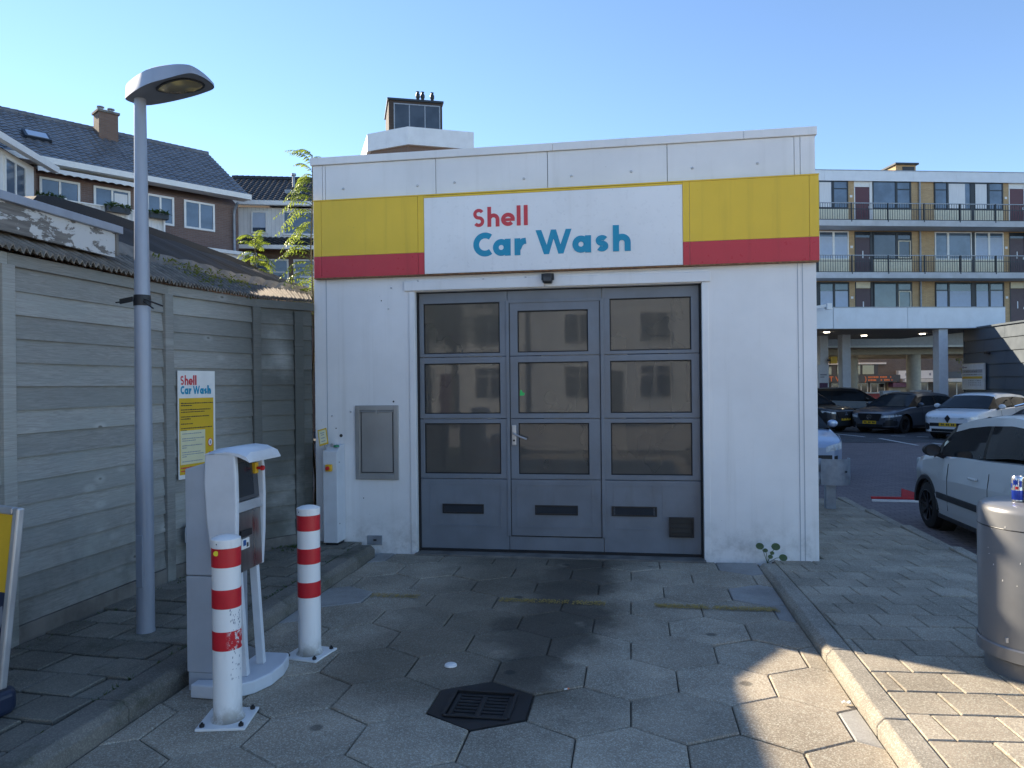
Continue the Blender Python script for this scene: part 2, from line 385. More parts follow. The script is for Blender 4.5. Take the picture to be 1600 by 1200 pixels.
simple('headlight', (.60,.64,.66), .08, var=.3, scale=9, spec=.9)
def lens_mat():
    g = NG('lamp_lens'); n = g.noise(g.coord('Object', (1,1,1)), 11, 3); v = g.voro(g.coord('Object'), 9)
    g.done(g.mix(g.ramp(v, .1, .5), (.55,.44,.17), (.24,.21,.13)), .16, .25, n, .2, .02, .8)
lens_mat()
def leaf_mat(name, c1, c2, tr=.5):
    g = NG(name); n = g.noise(g.coord('World'), 7, 3); oi = g.noise(g.coord('World'), 31, 2)
    c = g.mix(g.ramp(n, .3, .7), c1, c2); d = g.node('ShaderNodeBsdfDiffuse'); t = g.node('ShaderNodeBsdfTranslucent'); gl = g.node('ShaderNodeBsdfGlossy'); gl.inputs['Roughness'].default_value = .35
    g.link(c, d.inputs[0]); c2_ = g.mix(.5, c, (.34,.42,.03)); g.link(c2_, t.inputs[0])
    m = g.node('ShaderNodeMixShader'); m.inputs[0].default_value = tr; g.link(d.outputs[0], m.inputs[1]); g.link(t.outputs[0], m.inputs[2])
    m2 = g.node('ShaderNodeMixShader'); m2.inputs[0].default_value = .06; g.link(m.outputs[0], m2.inputs[1]); g.link(gl.outputs[0], m2.inputs[2])
    g.link(m2.outputs[0], g.n['Material Output'].inputs[0])
leaf_mat('leaf_sapling', (.10,.16,.03), (.17,.22,.045), .55); leaf_mat('leaf_dark', (.022,.05,.014), (.045,.09,.02), .3); leaf_mat('leaf_street', (.10,.12,.02), (.16,.15,.035), .4)
def emit_mat(name, col, st):
    g = NG(name); g.done(col, .4); g.b.inputs['Emission Color'].default_value = (*col, 1); g.b.inputs['Emission Strength'].default_value = st
emit_mat('tube_light', (1.0,.93,.80), 11.0); emit_mat('downlight', (1.0,.9,.7), 5.0)
def bollard_mat(name, worn):
    g = NG(name); co = g.coord('Object'); n = g.noise(co, 9, 7, .7); tc = g.node('ShaderNodeTexCoord').outputs['Object']
    base = g.mix(g.ramp(g.noise(g.coord('Object', (6,6,1)), 4, 6), .55, .8, 0, .3), (.78,.78,.77), (.45,.44,.41))
    low = g.node('ShaderNodeSeparateXYZ'); g.link(tc, low.inputs[0])
    base = g.mix(g.math('MULTIPLY', g.ramp(low.outputs[2], .0, .12, 1, 0), g.ramp(n, .35, .6)), base, (.25,.23,.19))
    g.done(base, .38)
bollard_mat('bollard_white', False)
def bollard_red(name, chip):
    g = NG(name); co = g.coord('Object'); n = g.noise(co, 34, 8, .75)
    c = g.mix(g.ramp(g.noise(co, 5, 3), .3, .7), (.50,.012,.022), (.60,.018,.03))
    if chip:
        sp = g.node('ShaderNodeSeparateXYZ'); g.link(g.node('ShaderNodeTexCoord').outputs['Object'], sp.inputs[0])
        # scrape on the side that faces the driveway
        m = g.math('MULTIPLY', g.ramp(sp.outputs[0], .012, .05), g.math('MULTIPLY', g.ramp(sp.outputs[2], .56, .44), g.ramp(n, .50, .56)))
        c = g.mix(m, c, (.72,.70,.69))
    g.done(c, .34)
bollard_red('bollard_red', False); bollard_red('bollard_red_chipped', True)
# ------------------------------------------------------------------ ground, pavements, kerbs
structure(MB().box(-300, 300, -200, 400, -.9, -.42).build('ground', 'asphalt'))
structure(MB().add([(2.9,-20,-.36),(60,-20,-.36),(60,24.5,-.36),(1.0,24.5,-.36),(1.0,11.3,-.36),(2.9,11.3,-.36)], [(0,1,2,3,4,5)]).build('car_park', 'car_park_brick'))
structure(MB().add([(-30,24.5,-.352),(80,24.5,-.352),(80,90,-.352),(-30,90,-.352)], [(0,1,2,3)]).build('road', 'asphalt'))
def mark(a, b, w, z, name='parking_line', m='line_white'):
    a = Vector((*a, z)); b = Vector((*b, z)); d = (b-a).normalized(); n = Vector((-d.y, d.x, 0))*w/2
    return MB().add([a-n, b-n, b+n, a+n], [(0,1,2,3)]).build(name, m)
carpark = bpy.data.objects['car_park']
for a, b in (((7.25,28.6),(7.9,26.9)), ((8.15,26.2),(8.35,23.4)), ((9.1,24.3),(9.45,22.6)), ((8.9,27.4),(9.3,27.2)), ((9.6,27.0),(9.9,26.8)), ((10.2,26.7),(10.5,26.5)), ((10.8,26.3),(11.1,26.1))):
    structure(mark(a, b, .12, -.346))

def clip(poly, x0, x1, y0, y1):
    for ax, lim, sg in ((0,x0,1),(0,x1,-1),(1,y0,1),(1,y1,-1)):
        out = []
        for i in range(len(poly)):
            a, b = poly[i-1], poly[i]; da = sg*(a[ax]-lim); db = sg*(b[ax]-lim)
            if (da >= 0) != (db >= 0):
                t = da/(da-db); out.append((a[0]+(b[0]-a[0])*t, a[1]+(b[1]-a[1])*t))
            if db >= 0: out.append(b)
        poly = out
        if len(poly) < 3: return []
    return poly
def slab_mesh(poly, h=.06, ch=.006, name='paver', mat='hex_concrete'):
    cx = sum(p[0] for p in poly)/len(poly); cy = sum(p[1] for p in poly)/len(poly); n = len(poly)
    loc = [(p[0]-cx, p[1]-cy) for p in poly]
    def inset(k):
        out = []
        for i in range(n):
            p = Vector(loc[i]); a = Vector(loc[i-1]); b = Vector(loc[(i+1) % n])
            d1 = (p-a).normalized(); d2 = (b-p).normalized(); n1 = Vector((-d1.y, d1.x)); n2 = Vector((-d2.y, d2.x))
            m = (n1+n2); m = m/max(.3, m.dot(n1)) if m.length > 1e-6 else n1
            out.append(p + m*k)
        return out
    o0 = inset(.0035); o1 = inset(.0035+ch)
    vs = [(p.x, p.y, -h) for p in o0] + [(p.x, p.y, -ch) for p in o0] + [(p.x, p.y, 0) for p in o1]
    fs = [((i+1) % n + k*n, (i+1) % n + (k+1)*n, i + (k+1)*n, i + k*n)[::-1] for k in (0,1) for i in range(n)] + [tuple(range(2*n, 3*n))]
    me = bpy.data.meshes.new(name); me.from_pydata(vs, [], fs); me.update(); me.materials.append(MT[mat])
    return me, (cx, cy)
def area(p): return sum(p[i-1][0]*p[i][1]-p[i][0]*p[i-1][1] for i in range(len(p)))/2

# driveway of hexagonal concrete pavers
drive = structure(MB().box(-2.40, 1.09, -4, 6.95, -.5, -.016).build('driveway', 'joint_sand'))
hw, rr = .492, .284
HX, HY = -.757, 3.61
full = None; rnd = random.Random(3); smooth_done = 0
for j in range(-15, 9):
    for i in range(-6, 7):
        cx = HX + i*hw + (hw/2 if j % 2 else 0); cy = HY + j*rr*1.5
        if i == 0 and j == 0: continue
        poly = [(cx + rr*math.cos(R(30+60*k))*hw/(rr*math.sqrt(3)), cy + rr*math.sin(R(30+60*k))) for k in range(6)]
        cp = clip(poly, -2.385, 1.075, -3.0, 6.74)
        if len(cp) < 3 or abs(area(cp)) < .004: continue
        whole = abs(area(cp) - area(poly)) < 1e-4
        if whole and full is not None: me, c = full, (cx, cy)
        else:
            odd = (not whole and cp[0][1] > 3 and rnd.random() < .35)
            me, c = slab_mesh(cp, mat='hex_smooth' if odd else 'hex_concrete')
            if whole: full = me
        o = bpy.data.objects.new('paver', me); COL.objects.link(o); o.parent = drive
        o.location = (c[0], c[1], rnd.uniform(-.004, .003)); o.rotation_euler = (rnd.uniform(-.010,.010), rnd.uniform(-.010,.010), rnd.uniform(-.010,.010))
# worn yellow line across the driveway
rl = random.Random(5)
for x0, x1 in ((-1.98,-1.60), (-.98,-.46), (-.44,-.20), (.15,.53), (.55,1.0)):
    m = MB(); dens = .80 if x0 > .1 else .62 if x0 > -1.2 else .42
    for k in range(int((x1-x0)/.009)):
        for j in range(9):
            if rl.random() > dens*(1.0 if 1 < j < 7 else .6): continue
            x = x0 + k*.009 + rl.uniform(-.004,.004); y = 5.37 + (j-4)*.0115 + rl.uniform(-.004,.004); w = rl.uniform(.006,.014); q = rl.uniform(.004,.009)
            m.add([(x,y-q,.0048),(x+w,y-q*rl.uniform(.5,1),.0048),(x+w*.9,y+q,.0048),(x+w*.1,y+q*rl.uniform(.5,1),.0048)], [(0,1,2,3)])
    structure(m.build('painted_line', 'road_yellow'))
# threshold strip in front of the door
structure(MB().box(-2.03, .64, 6.68, 6.93, -.02, .016).build('door_threshold', 'concrete_old', bevel=.006))

# left footway
lf = structure(MB().box(-9, -2.55, -4, 7.6, -.5, .062).build('footway_left', 'moss'))
rnd = random.Random(11); tile_full = None
def tiles(parent, x0, x1, y0, y1, tw, th, rot, mat, zfun, ox=0, oy=0, amp=.004, edgefun=None, h=.05, gap=0.0):
    c, s_ = math.cos(rot), math.sin(rot); cache = {}
    cxm, cym = (x0+x1)/2, (y0+y1)/2
    for j in range(-40, 60):
        for i in range(-30, 40):
            u0 = ox + (i + (.5 if j % 2 else 0))*tw; v0 = oy + j*th
            q = [(u0+gap,v0+gap),(u0+tw-gap,v0+gap),(u0+tw-gap,v0+th-gap),(u0+gap,v0+th-gap)]
            q = [(cxm + (p[0])*c - (p[1])*s_, cym + p[0]*s_ + p[1]*c) for p in q]
            cp = clip(q, x0, x1, y0, y1)
            if len(cp) < 3 or area(cp) < .0015: continue
            if edgefun and not edgefun(sum(p[0] for p in cp)/len(cp), sum(p[1] for p in cp)/len(cp)): continue
            wh = abs(area(cp) - tw*th + 2*gap*(tw+th)) < 2e-3 and len(cp) == 4
            if wh and 'm' in cache: me = cache['m']; cc = (sum(p[0] for p in cp)/4, sum(p[1] for p in cp)/4)
            else:
                me, cc = slab_mesh(cp, h, .005, 'paver', mat)
                if wh and abs(area(cp)-area(q)) < 1e-6: cache['m'] = me
            o = bpy.data.objects.new('paver', me); COL.objects.link(o); o.parent = parent
            z, sl_ = zfun(cc[1]); o.location = (cc[0], cc[1], z + rnd.uniform(-amp, amp)); o.rotation_euler = (-sl_ + rnd.uniform(-.008,.008), rnd.uniform(-.01,.01), rnd.uniform(-.006,.006))
tiles(lf, -3.66, -2.565, 1.2, 6.74, .30, .25, R(-4), 'slab_mossy', lambda y: (.10, 0), amp=.005, edgefun=lambda x, y: x > -3.60 + max(0, (y-5.3)*.2), gap=.006)
def kerb(name, x0, x1, mat, zt, ys, flip=1, parentname=None):
    p = structure(MB().box(min(x0,x1)+.01, max(x0,x1)-.01, -4, 6.62, -.5, -.04).build(name, 'joint_sand'))
    for a, b in zip(ys, ys[1:]):
        zs = [zt(a), zt(b)]
        m = MB(); g = .003
        ch = .035
        prof = [(x0, -.06), (x0, -ch), (x0 + (x1-x0)*.22, 0), (x1, 0), (x1, -.06)]
        vs = []
        for y, z in ((a+g, zs[0]), (b-g, zs[1])): vs += [(px, y, z + (pz if pz > -.05 else -.2)) for px, pz in prof]
        n = len(prof); fs = [(i, i+1, n+i+1, n+i) for i in range(n-1)] + [tuple(range(n))[::-1], tuple(range(n, 2*n))]
        if flip > 0: fs = [q[::-1] for q in fs]
        m.add(vs, fs).build('kerb_stone', mat, p, smooth=40, bevel=.008)
kerb('kerb_left', -2.385, -2.555, 'kerb_mossy', lambda y: .105, [1.2,2.2,3.18,4.2,5.2,6.15,6.60], -1)
def zr(y): return .08 if y < 5 else .08 - .03*(y-5)
kerb('kerb_right', 1.075, 1.212, 'kerb_right', zr, [1.6,2.6,3.53,4.40,5.25,6.09,6.62], 1)
# right footway, falling gently to the car park
def foot_right():
    ys = [-4, 5, 11.3]; m = MB(); x0, x1 = 1.205, 2.93
    vs = []
    for y in ys: vs += [(x0,y,zr(y)-.016),(x1,y,zr(y)-.016),(x0,y,-.5),(x1,y,-.5)]
    fs = []
    for k in range(2):
        a = k*4; b = a+4; fs += [(a,a+1,b+1,b),(a+1,a+3,b+3,b+1),(a,b,b+2,a+2)]
    fs += [(0,2,3,1),(8,9,11,10)]
    return structure(m.add(vs, fs).build('footway_right', 'joint_sand'))
fr = foot_right()
tiles(fr, 1.215, 2.92, -1.5, 11.28, .275, .2485, R(3.6), 'slab_right', lambda y: (zr(y), .03 if y > 5 else 0), amp=.0025, edgefun=lambda x, y: not (x < 1.62 and y > 6.74))
for k in range(8):
    m = MB().box(2.93, 3.04, 1.2+k*1.26, 2.455+k*1.26, -.5, zr(1.83+k*1.26)+.004); m.build('kerb_stone', 'kerb_right', fr, bevel=.01)

# ------------------------------------------------------------------ gully in the driveway
dr = thing('drain_grate', 'dark iron hexagonal gully with slotted grate set among the hexagonal pavers', 'drain', (HX, HY, -.02), world=True)
def hexpts(r, z): return [(HX + r*math.cos(R(30+60*k))*hw/(rr*math.sqrt(3)), HY + r*math.sin(R(30+60*k)), z) for k in range(6)]
gx0, gx1, gy0, gy1 = HX-.155, HX+.155, HY-.155, HY+.13
def ring_plate():
    o = hexpts(rr-.006, .0); b = [(p[0], p[1], -.07) for p in o]
    inn = [(gx1,gy1,0),(gx0,gy1,0),(gx0,gy0,0),(gx1,gy0,0)]
    vs = o + b + inn
    fs = [(0,1,12),(1,13,12),(1,2,13),(2,3,14,13),(3,4,14),(4,15,14),(4,5,15),(5,0,12,15)]
    fs += [(i, 6+i, 6+(i+1) % 6, (i+1) % 6) for i in range(6)]
    inb = [(p[0], p[1], -.06) for p in inn]; n = len(vs); vs = vs + inb
    fs += [(12+i, 12+(i+1) % 4, n+(i+1) % 4, n+i) for i in range(4)]
    return MB().add(vs, fs)
ring_plate().build('gully_frame', 'iron', dr)
MB().box(gx0-.012, gx0+.004, gy0, gy1, .002, .012).box(gx1-.004, gx1+.012, gy0, gy1, .002, .012).box(gx0, gx1, gy1-.004, gy1+.012, .002, .011).box(gx0, gx1, gy0-.012, gy0+.004, .002, .011).build('rim', 'iron', dr, bevel=.003)
MB().box(gx0, gx1, gy0, gy1, -.075, -.062).build('sump', 'black_plastic', dr)
m = MB().box(gx0+.006, gx0+.03, gy0+.006, gy1-.006, -.03, -.004).box(gx1-.03, gx1-.006, gy0+.006, gy1-.006, -.03, -.004)
m.box(gx0+.03, gx1-.03, gy1-.028, gy1-.006, -.03, -.004).box(gx0+.03, gx1-.03, gy0+.006, gy0+.028, -.03, -.004).build('grate_frame', 'iron', dr, bevel=.003)
MB().box(HX-.014, HX+.014, gy0+.028, gy1-.028, -.03, -.005).build('grate_rib', 'iron', dr, bevel=.003)
for k in range(6):
    y = lerp(gy0+.05, gy1-.05, (k)/5.0)
    if k < 6: MB().box(gx0+.03, HX-.014, y-.011, y+.009, -.028, -.006).box(HX+.014, gx1-.03, y-.011, y+.009, -.028, -.006).build('grate_bar', 'iron', dr, bevel=.004)

# ------------------------------------------------------------------ lettering from strokes
def stroke(m, pts, w, P, depth):
    n = len(pts); L = []; Rr = []
    for i in range(n):
        p = Vector(pts[i]); a = Vector(pts[max(i-1,0)]); b = Vector(pts[min(i+1,n-1)])
        d1 = (p-a) if i > 0 else (b-p); d2 = (b-p) if i < n-1 else (p-a)
        d1.normalize(); d2.normalize(); n1 = Vector((-d1.y,d1.x)); n2 = Vector((-d2.y,d2.x)); mm = (n1+n2)
        mm = mm/max(.35, mm.dot(n1)); L.append(p + mm*w/2); Rr.append(p - mm*w/2)
    vs = [P(q.x, q.y, 0) for q in L] + [P(q.x, q.y, 0) for q in Rr] + [P(q.x, q.y, depth) for q in L] + [P(q.x, q.y, depth) for q in Rr]
    fs = []
    for i in range(n-1):
        fs += [(2*n+i, 3*n+i, 3*n+i+1, 2*n+i+1), (i, i+1, 2*n+i+1+0, 2*n+i), (n+i+1, n+i, 3*n+i, 3*n+i+1)]
    fs += [(0, 2*n, 3*n, n), (n-1, 2*n-1, 4*n-1, 3*n-1)]
    m.add(vs, fs)
XH = .70
def glyph(ch, w, t):
    if ch == 'C':
        r = .5 - t/2; return [arc(.5, .5, r, 52, 308, 26)]
    if ch == 'a':
        r = XH/2 - t/2; return [arc(XH/2-.0, XH/2, r, 0, 360, 26), [(w-t/2, 0), (w-t/2, XH)]]
    if ch == 'r': return [[(t/2, 0), (t/2, XH)], [(t*.6, XH*.38), (t*.95, XH*.66), (t*1.45, XH-t*.52), (w, XH-t*.46)]]
    if ch == 'W': return []
    if ch == 'l': return [[(t/2, 0), (t/2, 1.06)]]
    if ch == 'h':
        r = (w - t)/2; return [[(t/2, 0), (t/2, 1.06)], [(t/2, XH-r-t/2-.04)] + [(t/2+r + r*math.cos(R(a)), XH-r-t/2+.0 + r*math.sin(R(a))) for a in range(165, -1, -15)] + [(w-t/2, 0)]]
    if ch == 'e':
        r = XH/2 - t/2; c = XH/2; return [arc(w/2, c, r, 0, 318, 26, r) if False else arc(w/2, c, w/2-t/2, 2, 318, 28, r), [(t*.6, c-.015), (w-t*.05, c-.015)]]
    if ch in 'sS':
        H = XH if ch == 's' else 1.0; a = w/2 - t/2; b = (H - t)/4
        top = [(w/2 + a*math.cos(R(k)), H - t/2 - b + b*math.sin(R(k))) for k in range(28, 256, 16)]
        bot = [(w/2 + a*math.cos(R(k)), t/2 + b + b*math.sin(R(k))) for k in range(76, -152, -16)]
        return [top + bot]
def word(chars, P, depth, t):
    m = MB(); k = 0
    for ch, x0, x1 in chars:
        if ch == 'W':
            pw = [(0,1),(.235,1),(.455,.38),(.63,1),(.84,1),(1.015,.38),(1.235,1),(1.47,1),(1.135,0),(.925,0),(.735,.62),(.545,0),(.335,0)][::-1]; sw = (x1-x0)/1.47
            m.prism([(x0+p[0]*sw, p[1]) for p in pw], P(0,0,0), Vector(P(1,0,0))-Vector(P(0,0,0)), Vector(P(0,1,0))-Vector(P(0,0,0)), (Vector(P(0,0,depth))-Vector(P(0,0,0))).normalized(), depth)
        for pts in glyph(ch, x1-x0, t):
            stroke(m, [(x0+p[0], p[1]) for p in pts], (t*.72 if ch in 'e' and len(pts) == 2 else t*.86 if ch in 'sS' else t), P, depth + .0006*k); k += 1
    return m
SHELL = [('S',0,.62),('h',.78,1.43),('e',1.52,2.26),('l',2.36,2.57),('l',2.74,2.95)]
CARWASH = [('C',0,.80),('a',.83,1.58),('r',1.74,2.22),('W',2.62,4.10),('a',4.13,4.89),('s',5.06,5.60),('h',5.77,6.48)]

# ------------------------------------------------------------------ the car wash building (front wall at Y = 6.75)
Yf = 6.75
cw = thing('car_wash_building', 'low white panelled car wash hall with yellow and red fascia and grey glazed door', 'building', (-.7, 10.5, 0), world=True)
MB().box(-3.03, -2.075, Yf, Yf+.2, -.05, 2.66).build('wall_panel', 'white_cladding', cw)
MB().box(.685, 1.60, Yf, Yf+.2, -.05, 2.66).build('wall_panel', 'white_cladding', cw)
MB().box(-2.075, .685, Yf+.004, Yf+.2, 2.485, 2.66).build('wall_panel', 'white_cladding', cw)
MB().box(-3.028, 1.598, Yf+.03, Yf+.2, 2.66, 3.72).build('upper_wall', 'dark_metal', cw)
for a, b in ((-3.03,-2.935),(-2.93,-2.905),(-2.90,-1.803),(-1.797,-.743),(-.737,.337),(.343,1.425),(1.43,1.475),(1.48,1.60)):
    MB().box(a, b, Yf, Yf+.028, 2.665, 3.735).build('upper_panel', 'white_cladding', cw)
MB().box(-3.032, -3.028, Yf+.2, 15.5, -.05, 3.72).build('side_wall', 'white_cladding', cw) if False else None
MB().box(-3.03, -2.85, Yf+.2, 15.5, -.05, 3.72).build('side_wall', 'white_cladding', cw)
MB().box(1.42, 1.60, Yf+.2, 15.5, -.45, 3.72).build('side_wall', 'white_cladding', cw)
MB().box(-3.03, 1.60, 15.5, 15.7, -.45, 3.72).build('rear_wall', 'white_cladding', cw)
MB().box(-3.03, 1.60, Yf+.2, 15.7, 3.60, 3.71).build('roof', 'bitumen', cw)
m = MB(); m.box(-3.05, -.69, Yf-.022, Yf+.24, 3.738, 3.81); cp1 = m.build('coping', 'white_cladding', cw, bevel=.004)
MB().box(-.688, 1.0, Yf-.022, Yf+.24, 3.738, 3.81).build('coping', 'white_cladding', cw, bevel=.004)
MB().box(1.002, 1.615, Yf-.022, Yf+.24, 3.738, 3.81).build('coping', 'white_cladding', cw, bevel=.004)
MB().box(-3.045, -2.8, Yf+.24, 15.7, 3.72, 3.80).box(1.40, 1.612, Yf+.24, 15.7, 3.72, 3.80).build('coping', 'white_cladding', cw)
# thin joints in the cladding, left and right of the door
for x in (-2.905, 1.445, 1.485): MB().box(x-.003, x+.003, Yf-.003, Yf+.01, -.04, 2.64).build('joint_strip', 'grey_paint', cw)
for x in (-2.925, 1.53): pass
# bolts and small holes
for x, z in ((-2.72,3.50),(-1.98,3.49),(-1.62,3.50),(-.96,3.50),(-.52,3.50),(.02,3.51),(.56,3.51),(1.12,3.52)):
    MB().lathe([(0,-.016),(.009,-.013),(.012,0)], (x, Yf, z), 10, 'y').build('bolt', 'alu', cw, smooth=50)
for x, z in ((-2.25,2.53),(-1.98,2.585),(-1.35,2.58),(-.95,2.585),(-2.28,2.33),(-2.86,1.31),(-2.67,1.35)):
    MB().lathe([(0,-.012),(.007,-.01),(.009,0)], (x, Yf-(.02 if z > 2.5 and x > -2.1 else 0), z), 8, 'y').build('bolt', 'alu', cw, smooth=50)
for x, z, r in ((-2.77,1.12,.016),(-2.24,1.445,.009),(-2.35,2.41,.006),(-2.55,.52,.005),(-2.82,1.19,.006)):
    MB().cyl((x, Yf-.002, z), (x, Yf+.01, z), r, n=12).build('hole', 'print_black', cw)
# fascia
fy = Yf - .06
fp = MB().box(-3.0, 1.61, fy+.012, Yf+.001, 2.645, 3.372).build('fascia_box', 'white_cladding', cw)
for a, b in ((-3.0,-2.925),(-2.922,-1.965),(-1.962,-1.905)):
    MB().box(a, b, fy, fy+.0118, 2.845, 3.375).build('yellow_panel', 'sign_yellow', cw); MB().box(a, b, fy, fy+.0118, 2.64, 2.842).build('red_panel', 'sign_red', cw)
for a, b in ((.468,.525),(.528,1.535),(1.538,1.612)):
    MB().box(a, b, fy, fy+.0118, 2.845, 3.375).build('yellow_panel', 'sign_yellow', cw); MB().box(a, b, fy, fy+.0118, 2.64, 2.842).build('red_panel', 'sign_red', cw)
wp = MB().box(-1.90, .463, fy-.004, fy+.0118, 2.642, 3.352).build('sign_panel', 'sign_white', cw)
MB().box(-1.903, .466, fy-.002, fy+.0118, 3.355, 3.372).build('top_strip', 'sign_yellow', cw)
MB().box(-3.005, 1.617, fy-.006, Yf, 3.376, 3.386).build('top_flashing', 'sign_yellow', cw)
MB().box(1.6122, 1.615, fy, Yf+.2, 2.845, 3.375).build('yellow_return', 'sign_yellow', cw); MB().box(1.6122, 1.615, fy, Yf+.2, 2.64, 2.842).build('red_return', 'sign_red', cw)
MB().box(-3.0, 1.612, fy-.002, Yf, 2.628, 2.639).build('bottom_flashing', 'rust_edge', cw)
def PW(s_, x0, z0): return lambda x, y, d: (x0 + x*s_, fy - .0042 - d, z0 + y*s_)
word(SHELL, PW(.174, -1.432, 3.055), .0015, .205).build('red_lettering', 'letter_red', wp)
word(CARWASH, PW(.2225, -1.432, 2.782), .0015, .245).build('blue_lettering', 'letter_blue', wp)
# lintel, jambs
MB().box(-2.115, -.775, Yf-.028, Yf-.0, 2.492, 2.578).build('lintel', 'white_cladding', cw, bevel=.004); MB().box(-.772, .705, Yf-.028, Yf, 2.492, 2.578).build('lintel', 'white_cladding', cw, bevel=.004)
MB().box(-2.10, .69, Yf-.014, Yf, 2.578, 2.60).build('lintel_lip', 'white_cladding', cw)
MB().box(-2.075, -2.018, Yf-.012, Yf+.16, -.03, 2.49).build('jamb', 'white_cladding', cw, bevel=.004)
MB().box(.628, .685, Yf-.012, Yf+.16, -.03, 2.49).build('jamb', 'white_cladding', cw, bevel=.004)
MB().box(-2.018, -2.004, Yf+.05, Yf+.2, -.03, 2.49).build('door_seal', 'door_gasket', cw); MB().box(.612, .628, Yf+.05, Yf+.2, -.03, 2.49).build('door_seal', 'door_gasket', cw)
# service hatch
h = MB().box(-2.62,-2.575,Yf-.022,Yf,.70,1.41).box(-2.235,-2.19,Yf-.022,Yf,.70,1.41).box(-2.575,-2.235,Yf-.022,Yf,1.362,1.41).box(-2.575,-2.235,Yf-.022,Yf,.70,.748).build('service_hatch', 'hatch_steel', cw, bevel=.004)
MB().box(-2.574,-2.236,Yf-.006,Yf,.7485,1.3615).build('hatch_plate', 'hatch_steel', h)
MB().box(-2.565,-2.245,Yf-.013,Yf-.0062,.765,.772).box(-2.565,-2.559,Yf-.010,Yf-.0062,.772,1.345).box(-2.251,-2.245,Yf-.010,Yf-.0062,.772,1.345).build('hatch_seam', 'dark_metal', h)
MB().cyl((-2.57,Yf-.014,1.352),(-2.24,Yf-.014,1.352),.007,n=8).box(-2.415,-2.395,Yf-.03,Yf-.006,1.332,1.365).build('hatch_hinge', 'hatch_steel', h)
MB().box(-2.515,-2.365,Yf-.012,Yf,.075,.165).build('wall_vent_plate', 'galvanised', cw, bevel=.004)
MB().box(-2.45,-2.42,Yf-.018,Yf-.0122,.115,.13).build('plate_catch', 'dark_metal', cw)
MB().box(-2.09,-2.0,Yf-.02,Yf+.1,-.03,-.005).build('sill_flashing', 'alu', cw)
# black sensor over the door
sn = MB().box(-.785,-.70,Yf-.125,Yf-.03,2.515,2.60).build('door_sensor', 'black_plastic', cw, bevel=.012)
MB().box(-.80,-.685,Yf-.075,Yf-.035,2.545,2.605).build('sensor_bracket', 'black_plastic', sn, bevel=.006)
MB().box(-.775,-.71,Yf-.1275,Yf-.1252,2.53,2.565).build('sensor_lens', 'screen_dark', sn)
# sectional door
yd = Yf + .085
door = MB().box(-2.003, .611, yd+.036, yd+.042, .035, .04).build('sectional_door', 'door_gasket', cw)
cols = [(-2.003,-1.147,-1.96,-1.22),(-1.143,-.263,-1.05,-.39),(-.259,.611,-.19,.54)]
rows = [(1.865,2.475,1.895,2.375),(1.277,1.859,1.322,1.802),(.708,1.271,.752,1.232)]
def framed(x0,x1,z0,z1,hx0,hx1,hz0,hz1,y0,y1):
    m = MB(); o = [(x0,z0),(x1,z0),(x1,z1),(x0,z1)]; i = [(hx0,hz0),(hx1,hz0),(hx1,hz1),(hx0,hz1)]
    vs = [(p[0],y,p[1]) for y in (y0,y1) for p in o+i]
    fs = []
    for k in range(4):
        k2 = (k+1) % 4
        fs += [(k,k2,4+k2,4+k), (8+k2,8+k,12+k,12+k2), (k2,k,8+k,8+k2), (4+k,4+k2,12+k2,12+k)]
    return m.add(vs, fs)
for ci, (x0,x1,hx0,hx1) in enumerate(cols):
    for ri, (z0,z1,hz0,hz1) in enumerate(rows):
        if ci == 1 and ri == 0: hz1 = 2.285
        o = framed(x0,x1,z0,z1,hx0,hx1,hz0,hz1,yd,yd+.04).build('door_panel', 'door_grey', door, bevel=.003)
        framed(hx0-.002,hx1+.002,hz0-.002,hz1+.002,hx0+.010,hx1-.010,hz0+.010,hz1-.010,yd+.012,yd+.028).build('pane_gasket', 'door_gasket', door)
        MB().box(hx0+.005,hx1-.005,yd+.017,yd+.023,hz0+.005,hz1-.005).build('pane', 'door_pane', door)
    MB().box(x0,x1,yd,yd+.04,.175 if ci == 1 else .04,.702).build('door_panel', 'door_grey', door, bevel=.003)
MB().box(-1.143,-.263,yd+.002,yd+.04,.04,.168).build('kick_rail', 'door_grey', door, bevel=.003)
# wicket door surround, drip rails, raised bottom panels
m = MB(); 
for x in (-1.145, -.261): m.box(x-.016, x+.016, yd-.010, yd-.001, .172, 2.385)
m.box(-1.129, -.277, yd-.010, yd-.001, 2.36, 2.385); m.build('wicket_frame', 'door_grey', door, bevel=.003)
for x in (-1.125, -.281): MB().box(x-.003, x+.003, yd-.006, yd+.001, .175, 2.36).build('wicket_gap', 'door_gasket', door)
MB().box(-1.128, -.278, yd-.004, yd+.001, .168, .174).build('wicket_gap', 'door_gasket', door)
for x0, x1 in ((-1.92,-1.22),(-1.08,-.36),(-.17,.20),(.27,.57)):
    framed(x0,x1,.25,.66,x0+.012,x1-.012,.262,.648,yd-.004,yd-.0003).build('panel_bead', 'door_grey', door)
for x0, x1 in ((-1.79,-1.39),(-.90,-.50),(-.19,.22)):
    v = framed(x0,x1,.375,.465,x0+.012,x1-.012,.387,.453,yd-.010,yd-.0005).build('louvre', 'black_plastic', door)
    MB().box(x0+.012,x1-.012,yd-.003,yd-.0008,.387,.453).build('louvre_back', 'print_black', door)
    for k in range(5):
        z = .390 + k*.0128; MB().add([(x0+.012,yd-.009,z),(x1-.012,yd-.009,z),(x1-.012,yd-.003,z+.009),(x0+.012,yd-.003,z+.009)], [(0,1,2,3)]).build('louvre_slat', 'dark_metal', door)
bx = framed(.325,.545,.195,.375,.337,.533,.207,.363,yd-.03,yd-.0005).build('outlet_box', 'black_plastic', door)
MB().box(.337,.533,yd-.012,yd-.001,.207,.363).build('outlet_recess', 'print_black', door)
